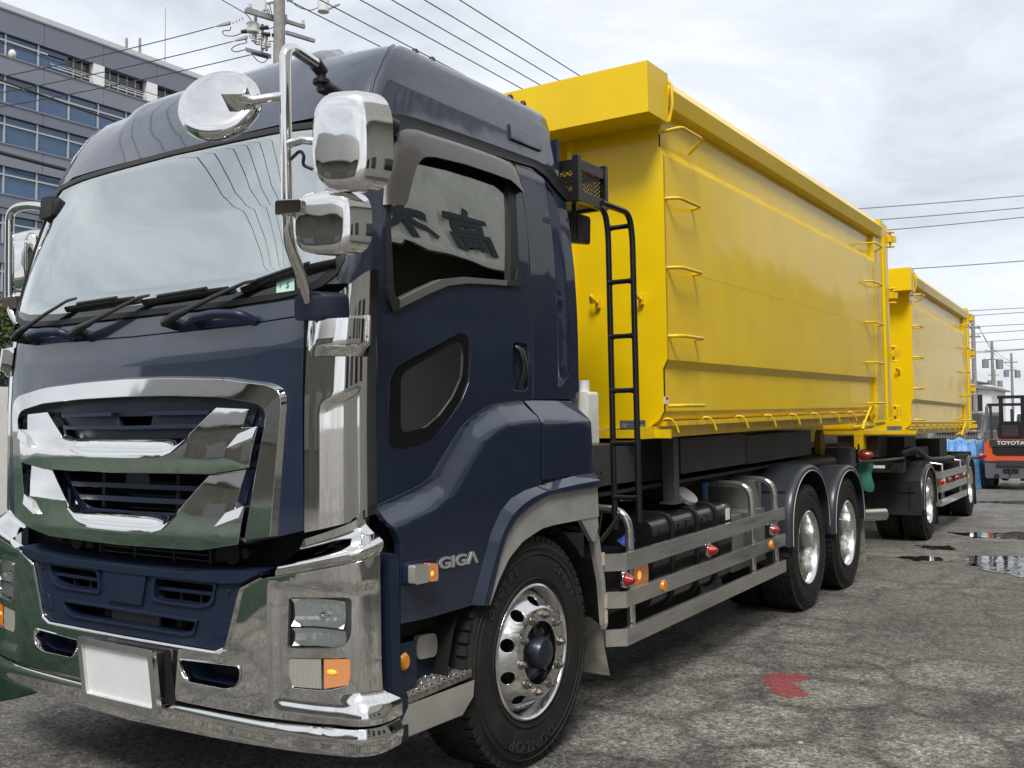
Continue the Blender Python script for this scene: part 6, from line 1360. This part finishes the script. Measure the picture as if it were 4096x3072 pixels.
# ============================================================ RIGHT BACKGROUND
house = thing('white_house', 'small white building with grey roof in the far distance behind the forklift', 'house', (-7.2, 62, 0))
b = B(); b.box((-1.2, 0, 0), (1.6, 7, 3.9)); b.out('wall', WHITE, house)
b = B(); b.prism([(-1.4, 3.9), (1.9, 3.6), (1.9, 3.72), (-1.4, 4.35)], lambda x_, z, d: Vector((x_, d, z)), -.3, 7.2); b.out('roof', GALV, house)
for x_ in (-.6, .5):
    b = B(); b.box((x_, -.03, 2.3), (x_+.6, .0, 3.3)); w_ = b.out('window', DGLASS, house); b = B(); b.box((x_+.28, -.05, 2.3), (x_+.32, -.03, 3.3)); b.out('window_bar', WHITE, w_)
for (x, y, w_, h_, d2, lab, col) in ((-14, 70, 6, 4.2, 8, 'low grey shed far behind the trailer', (.30, .31, .32)), (-3.5, 95, 6, 5.2, 8, 'pale distant house beyond the white building', (.45, .44, .42)), (2.5, 80, 5, 4.6, 7, 'distant beige house at the right edge', (.42, .38, .33)), (-20, 100, 9, 5.5, 9, 'long distant warehouse behind the trailer', (.36, .37, .39))):
    hs = thing('distant_house', lab, 'house', (x, y, 0), (0, 0, 0), 'distant houses'); b = B(); b.box((0, 0, 0), (w_, d2, h_)); b.out('wall', mat('far_wall_%d' % int(x*10), col, .7), hs)
    b = B(); b.prism([(-.3, h_), (w_+.3, h_), (w_/2, h_+1.3)], lambda x_, z, d: Vector((x_, d, z)), -.3, d2+.3); b.out('roof', GALV, hs)
    for k in range(3):
        b = B(); b.box((w_*(.12+.3*k), -.04, h_*.5), (w_*(.12+.3*k)+.9, .0, h_*.5+1.0)); b.out('window', DGLASS, hs)
# mesh fence
fence = thing('mesh_fence', 'grey steel bar fence beyond the trailer', 'fence', (-6, 29.2, 0))
for k in range(5):
    b = B(); b.cyl((k*1.8, 0, 0), (k*1.8, 0, 1.4), .03, .03, 8); b.out('fence_post', GALV, fence)
b = B(); b.box((0, -.01, 1.28), (7.2, .01, 1.33)); b.box((0, -.01, .88), (7.2, .01, .92)); b.box((0, -.01, .1), (7.2, .01, .14)); b.out('fence_rails', GALV, fence)
bar = None
for k in range(96):
    if bar is None: b = B(); b.cyl((0, 0, .1), (0, 0, 1.32), .008, .008, 5); bar = b.out('fence_bar', GALV, fence)
    else: again(bar, fence, (k*.075, 0, 0))
# parked vans
def van(x, y, rz, col, lab, s_=1.0):
    v = thing('parked_van', lab, 'van', (x, y, 0), (0, 0, rz), 'vehicles parked beyond the fence')
    M_ = mat('van_%s' % lab[:9], col, .35, 0, .7, .05)
    b = B(); b.prism(rounded([(-2.2, .35), (2.2, .35), (2.2, 1.0), (1.9, 1.15), (1.35, 1.95), (-2.15, 2.0), (-2.2, 1.0)], .12, 4), lambda a, z, d: Vector((d, a, z)), -.82, .82); b.out('body', M_, v, 30)
    b = B(); b.prism([(1.93, 1.18), (1.42, 1.88), (1.45, 1.9), (1.98, 1.19)], lambda a, z, d: Vector((d, a, z)), -.72, .72); b.out('windscreen', DGLASS, v)
    for g in (-1, 1):
        b = B(); b.prism([(-1.9, 1.2), (1.6, 1.2), (1.25, 1.85), (-1.9, 1.85)], lambda a, z, d, g=g: Vector((g*.825+d, a, z)), -.003, .003); b.out('side_window', DGLASS, v)
        for a in (-1.4, 1.45): 
            b = B(); b.cyl((g*.70, a, .32), (g*.84, a, .32), .32, .32, 20); b.out('wheel', RUBBER, v)
        b = B(); b.box((g*.6-.15, 2.19, .75), (g*.6+.15, 2.22, .95)); b.out('headlight', LENSCLR, v)
    b = B(); b.prism([(-2.22, 1.2), (-2.22, 1.85), (-2.19, 1.85), (-2.19, 1.2)], lambda a, z, d: Vector((d, a, z)), -.7, .7); b.out('rear_window', DGLASS, v)
van(-1.3, 41.5, pi, (.70, .71, .72), 'white van parked beyond the fence, behind the forklift'); van(-3.6, 38.5, pi*.97, (.03, .03, .035), 'black car parked beside the white van beyond the fence'); van(.8, 47, pi, (.55, .56, .58), 'silver van parked farther back at the right edge')

# ---- forklift
FK = thing('forklift', 'orange and grey forklift parked with its back to the camera at the right edge', 'forklift', (-.30, 21.2, 0), (0, 0, .07)); FK.scale = (.96, .96, .94)
ORG = mat('orange_red_paint', (.66, .095, .030), .35, 0, .6, .06, bevel=.01); FGR = mat('forklift_grey', (.10, .11, .125), .45, 0, .2, bevel=.01); FDK = mat('forklift_dark_grey', (.035, .037, .04), .5, bevel=.008); FB2 = mat('forklift_black', (.012, .012, .013), .5)
# counterweight seen from behind (local -y faces the camera)
b = B(); b.prism(rounded([(-.56, .70), (.56, .70), (.56, 1.06), (.50, 1.20), (.42, 1.24), (-.42, 1.24), (-.50, 1.20), (-.56, 1.06)], .05, 4), lambda x_, z, d: Vector((x_*(1-.0*d), d, z)), .0, .75)
b.out('counterweight', ORG, FK, 40)
b = B(); b.prism(rounded([(-.38, .90), (-.30, .84), (.30, .84), (.38, .90), (.38, 1.06), (-.38, 1.06)], .03, 3), lambda x_, z, d: Vector((x_, d, z)), -.012, .02); b.out('rear_grille', FB2, FK)
b = B(); b.prism(rounded([(-.42, 1.06), (.42, 1.06), (.44, 1.235), (-.44, 1.235)], .03, 3), lambda x_, z, d: Vector((x_, d, z)), -.03, .35); tp_ = b.out('hood', FDK, FK, 40)
text_obj('lettering', 'TOYOTA', mat('white_lettering', (.72, .72, .70), .5), FK, .125, (.02, -.034, 1.148), (1, 0, 0), (0, 0, 1), .006, 1.15, bold=.003)
b = B(); b.prism(rounded([(-.55, .28), (.55, .28), (.56, .70), (-.56, .70)], .06, 4), lambda x_, z, d: Vector((x_, d, z)), .03, .75); b.out('lower_weight', FGR, FK, 40)
b = B(); b.box((-.30, -.01, .58), (.30, .04, .72)); b.out('bumper_recess', FDK, FK)
b = B(); b.prism(rounded([(-.17, .40), (.17, .40), (.17, .52), (-.17, .52)], .04, 4), lambda x_, z, d: Vector((x_, d, z)), .02, .035); b.out('tow_opening', FB2, FK)
b = B(); b.cyl((-.0, -.02, .40), (-.0, -.02, .54), .025, .025, 10); b.out('tow_pin', FDK, FK)
for g in (-1, 1):
    b = B(); b.lathe([(.14, .08), (.26, .09), (.32, .05), (.33, -.0), (.33, -.12), (.26, -.16)], 28, (g*.50, .42, .33), 'X', g); w_ = b.out('rear_wheel', RUBBER, FK, 40)
    b = B(); b.lathe([(0, .06), (.12, .06), (.15, .04)], 20, (g*.50, .42, .33), 'X', g); b.out('wheel_rim', GREYD, w_)
    b = B(); b.lathe([(.16, .10), (.34, .11), (.38, .05), (.38, -.15), (.3, -.18)], 28, (g*.52, 1.75, .38), 'X', g); b.out('front_wheel', RUBBER, FK, 40)
    b = B(); b.tube(fillet([(g*.50, .35, 1.2), (g*.50, .42, 2.06), (g*.46, .55, 2.10)], .08, 5), .036, 8); b.out('guard_pillar', FGR, FK, 50)
    b = B(); b.tube([(g*.46, 1.5, 1.0), (g*.46, 1.25, 2.09)], .034, 8); b.out('guard_pillar', FGR, FK, 50)
    b = B(); b.box((g*.25-.05, 1.9, .15), (g*.25+.05, 2.02, 2.35)); b.out('mast_rail', FB2, FK)
for k in range(6):
    b = B(); b.box((-.46, .50+k*.15, 2.075), (.46, .54+k*.15, 2.11)); b.out('roof_bar', FB2, FK)
b = B(); b.box((-.50, .46, 2.05), (-.44, 1.3, 2.12)); b.box((.44, .46, 2.05), (.50, 1.3, 2.12)); b.box((-.50, .44, 2.06), (.50, .50, 2.13)); b.out('roof_frame', FB2, FK)
b = B(); b.box((-.33, 1.89, 2.28), (.33, 2.0, 2.36)); b.out('mast_cross', FB2, FK)
b = B(); b.box((-.30, 1.95, 1.2), (.30, 2.0, 1.3)); b.out('mast_cross', FB2, FK)
b = B(); b.cyl((.0, 1.95, .3), (.0, 1.95, 2.0), .04, .04, 10); b.out('lift_cylinder', GREYD, FK)
b = B(); b.prism(rounded([(-.27, 1.25), (.27, 1.25), (.29, 1.50), (.22, 1.68), (-.22, 1.68), (-.29, 1.50)], .06, 5), lambda x_, z, d: Vector((x_, d+(z-1.25)*-.1, z)), .42, .56); s2 = b.out('seat_back', FB2, FK, 40)
b = B(); b.prism(rounded([(-.18, 1.30), (.18, 1.30), (.18, 1.58), (-.18, 1.58)], .03, 4), lambda x_, z, d: Vector((x_, d+(z-1.25)*-.1, z)), .405, .425); b.out('seat_back_shell', FDK, s2)
b = B(); b.box((-.25, .5, 1.22), (.25, 1.0, 1.34)); b.out('seat_cushion', FB2, FK)
b = B(); b.tube([(.16*cos(2*pi*k/20), 1.25+.1*sin(2*pi*k/20), 1.55+.1*sin(2*pi*k/20)) for k in range(20)], .015, 6, closed=True); b.out('steering_wheel', FB2, FK)
b = B(); b.cyl((-.30, -.015, .335), (-.30, .03, .335), .06, .05, 16); b.out('exhaust', FB2, FK)
b = B(); b.box((-.5, .3, .5), (.5, 1.9, 1.0)); b.out('chassis', FDK, FK)
for g in (-.2, .2):
    b = B(); b.box((g-.06, 2.05, .12), (g+.06, 3.1, .17)); b.out('fork', FB2, FK)

# ---- blue tarpaulin over a stack
TARP = mat('blue_tarpaulin', (.10, .27, .58), .42, 0, .2, .2, var=.35, vscale=5, bump=.05, bscale=6)
def tarp_pile(name, x0, x1, y0, y1, h, m, seed, lab, cat, rag=.10):
    rnd = random.Random(seed); b = B(); N = 26; rows = []
    ph = [rnd.uniform(0, 6) for _ in range(8)]
    for i in range(N+1):
        row = []
        for k in range(N+1):
            u, v = i/N*2-1, k/N*2-1
            r_ = max(abs(u), abs(v)); e_ = min(1, (1-r_)/.16)
            x = (x0+x1)/2+(x1-x0)/2*u*(1-.05*(1-e_)*0); y = (y0+y1)/2+(y1-y0)/2*v
            z = h*sm(e_)**.6*(1+.05*sin(3*u+ph[0])*cos(2.5*v+ph[1]))+.03*sin(9*u+ph[2]+3*v)*sm(e_)
            fold = .05*(1-sm(e_))*(sin(22*v+ph[3])*(1 if abs(u) > abs(v) else 0)+sin(22*u+ph[4])*(1 if abs(v) >= abs(u) else 0))
            if abs(u) > abs(v): x += fold*(1 if u > 0 else -1)
            else: y += fold*(1 if v > 0 else -1)
            row.append(Vector((x, y, max(0.005, z))))
        rows.append(row)
    b.grid(rows); o = b.out(name, m, None, 80); return tag(o, lab, cat)
tarp_pile('blue_tarp_pile', -1.95, -.98, 21.2, 23.0, 1.12, TARP, 4, 'bright blue tarpaulin draped over a pile between trailer and forklift', 'tarpaulin')
GTARP = mat('dark_green_tarpaulin', (.018, .050, .028), .62, 0, .0, .2, var=.2, vscale=2, bump=.04, bscale=3)
tarp_pile('green_tarp_pile', -9.0, -3.12, -6.5, -.42, 1.25, GTARP, 9, 'dark green tarpaulin over a low stack at the left edge beside the bumper', 'tarpaulin')
# white cabinet and evergreen shrubs at the left edge
b = B(); b.box((-7.6, 1.05, 0), (-6.62, 1.9, 1.95)); o_ = b.out('white_cabinet', WHITE, None); tag(o_, 'white steel cabinet at the left edge under the evergreen shrub', 'cabinet')
LEAF = mat('evergreen_leaf', (.070, .105, .020), .6, var=.5, vscale=1.6)
BARK = mat('bark', (.08, .06, .045), .9, var=.3)
def shrub(x, y, h, w_, seed, lab):
    rnd = random.Random(seed); root = thing('evergreen_shrub', lab, 'shrub', (x, y, 0), (0, 0, 0), 'evergreen shrubs at the left edge')
    b = B(); b.tube([(0, 0, 0), (.03, .02, h*.4), (0, -.02, h*.85)], [.09, .06, .02], 8)
    for k in range(10):
        a = rnd.uniform(0, 6.28); z = h*rnd.uniform(.15, .7); b.tube([(0, 0, z), (w_*.4*cos(a), w_*.4*sin(a), z+.2), (w_*.7*cos(a), w_*.7*sin(a), z+.45)], [.03, .02, .008], 5)
    b.out('trunk', BARK, root)
    V = []; F = []
    for _ in range(90):
        t = rnd.random()**.8; a = rnd.uniform(0, 6.28); rr = w_*(1-t*.55)*rnd.uniform(.35, 1.0); c = Vector((rr*cos(a), rr*sin(a), h*(.12+.88*t)))
        for _ in range(110):
            d = Vector((rnd.gauss(0, 1), rnd.gauss(0, 1), rnd.gauss(0, 1))).normalized()*(.20*rnd.random()**.4); p = c+d
            n_ = Vector((rnd.gauss(0, 1), rnd.gauss(0, 1), rnd.gauss(.4, 1))).normalized(); u = n_.orthogonal().normalized()*.030; v = n_.cross(u).normalized()*.016; k = len(V)
            V += [p-u, p+v, p+u, p-v]; F.append((k, k+1, k+2, k+3))
    b = B(); b.v = V; b.f = F; me = bpy.data.meshes.new('crown'); me.from_pydata([tuple(p) for p in V], [], F); o = bpy.data.objects.new('crown', me); me.materials.append(LEAF); COL.objects.link(o); o.parent = root; o['kind'] = 'stuff'
shrub(-8.6, 2.6, 3.05, 1.0, 1, 'tall evergreen shrub at the left edge behind the white cabinet'); shrub(-9.6, 3.9, 3.3, 1.1, 2, 'farther evergreen shrub at the left edge beside the office block')

# ============================================================ ACROSS THE LANE (what the chrome and glass mirror)
CORR = mat('ivory_corrugated_sheet', (.78, .77, .70), .55, var=.12, vscale=1.2)
wh = thing('warehouse', 'ivory corrugated warehouse across the lane, mirrored in the door window', 'warehouse', (6.8, 0, 0))
b = B(); rows = [[], []]
for k in range(170):
    y = -7+k*.1625; x = .09*(k % 2)-.045
    rows[0].append(Vector((x, y, 5.2))); rows[1].append(Vector((x, y, 9.4)))
b.grid(rows); b.out('upper_wall', CORR, wh, 10)
for y0, y1 in ((-7, 5.0), (13.5, 20.5)):
    b = B(); b.box((.0, y0, 0), (.25, y1, 5.2)); b.out('lower_wall', mat('beige_wall', (.52, .50, .46), .7, var=.1, vscale=.6), wh)
for k in range(4):
    b = B(); b.box((-.04, -6+k*2.4, 2.0), (.0, -4.6+k*2.4, 3.4)); w_ = b.out('window', DGLASS, wh)
b = B(); b.box((.1, -7, 0), (7, -6.9, 9.4)); b.box((.1, 20.4, 0), (7, 20.5, 9.4)); b.box((3.4, -7, 0), (3.5, 20.5, 9.4)); b.box((0, -7, 9.4), (7, 20.5, 9.5)); b.out('shell', mat('dim_grey_lining', (.16, .165, .17), .7), wh)
b = B(); b.prism([(-.6, 5.0), (.0, 5.2), (.0, 5.3), (-.6, 5.16)], lambda x_, z, d: Vector((x_, d, z)), -7, 20.5); b.out('canopy', mat('pale_gutter', (.66, .66, .63), .5), wh)
def sign(s_, y, size):
    me = text_mesh(s_, size, .02, bold=.03); X = Vector((0, -1, 0)); Y = Vector((0, 0, 1)); Z = X.cross(Y); me.transform(Matrix((X, Y, Z)).transposed().to_4x4()); me.transform(Matrix.Translation(Vector((-.07, y, 6.15)))); link('sign_character', me, INK, wh, 30)
for i, ch in enumerate('\u9ad8\u6728'): sign(ch, 10.0-i*1.75, 1.35)
wh2 = thing('workshop', 'pale two-storey workshop across the lane, mirrored in the chrome', 'workshop', (7.2, 21.5, 0))
b = B(); b.box((0, 0, 0), (7, 14, 6.2)); b.out('wall', mat('brown_wall', (.24, .20, .14), .7, var=.08, vscale=.5), wh2)
b = B(); b.prism([(-.4, 6.2), (7.4, 6.2), (3.5, 8.0)], lambda x_, z, d: Vector((x_, d, z)), -.4, 14.4); b.out('roof', GALV, wh2)
for k in range(4):
    b = B(); b.box((-.03, 1+k*3.3, 3.6), (.0, 3+k*3.3, 4.9)); b.out('window', DGLASS, wh2)
wh3 = thing('storehouse', 'brown-grey storehouse behind the photographer, mirrored in the grille', 'storehouse', (-26, -19, 0))
b = B(); rows = [[], []]
for k in range(300):
    x = k*.11; y = .05*(k % 2); rows[0].append(Vector((x, y, 0))); rows[1].append(Vector((x, y, 6.0)))
b.grid(rows); b.out('front_wall', mat('brown_grey_sheet', (.20, .185, .15), .6, var=.2, vscale=1), wh3, 10)
b = B(); b.prism([(-1, 6.0), (.6, 5.7), (-1, 7.6)], lambda y, z, d: Vector((d, y, z)), -.5, 33.5); b.out('roof', GALV, wh3)
for k in range(7):
    b = B(); b.box((2+k*4.4, .06, 1.0), (4.4+k*4.4, .10, 3.6)); b.out('shutter', GALV, wh3)

for k in range(3):
    b = B(); b.box((-.06, .6+k*4.6, 0), (-.02, 3.6+k*4.6, 3.1)); b.out('open_bay', VOID, wh2)
wh4 = thing('gabled_workshop', 'cream gabled workshop farther down the lane, mirrored in the yellow container', 'workshop', (7.6, 37, 0))
b = B(); b.prism([(0, 0), (12, 0), (12, 5.2), (6, 8.2), (0, 5.2)], lambda y, z, d: Vector((d, y, z)), 0, 8); b.out('wall', mat('cream_wall', (.62, .60, .54), .7, var=.06, vscale=.5), wh4)
for k in range(3):
    b = B(); b.box((-.04, 1+k*3.8, .3), (0, 3+k*3.8, 3.4)); b.out('shutter', DGLASS, wh4)
lorry = thing('white_lorry', 'white box lorry parked across the lane, mirrored in the yellow container', 'lorry', (5.4, 31, 0))
b = B(); b.box((-1.0, -2.6, .9), (1.0, 2.4, 2.9)); b.out('box_body', WHITE, lorry)
b = B(); b.prism(rounded([(2.5, .5), (4.2, .5), (4.25, 1.5), (3.9, 2.3), (2.5, 2.35)], .1, 4), lambda y, z, d: Vector((d, y, z)), -.9, .9); b.out('cab', WHITE, lorry)
b = B(); b.box((-.9, -2.5, .5), (.9, 4.0, .85)); b.out('frame', DARK, lorry)
for y in (-1.5, 3.2):
    for g in (-1, 1):
        b = B(); b.cyl((g*.65, y, .42), (g*.92, y, .42), .42, .42, 24); b.out('wheel', RUBBER, lorry)
b = B(); b.prism([(4.24, 1.5), (3.95, 2.2), (3.97, 2.21), (4.27, 1.51)], lambda y, z, d: Vector((d, y, z)), -.8, .8); b.out('windscreen', DGLASS, lorry)
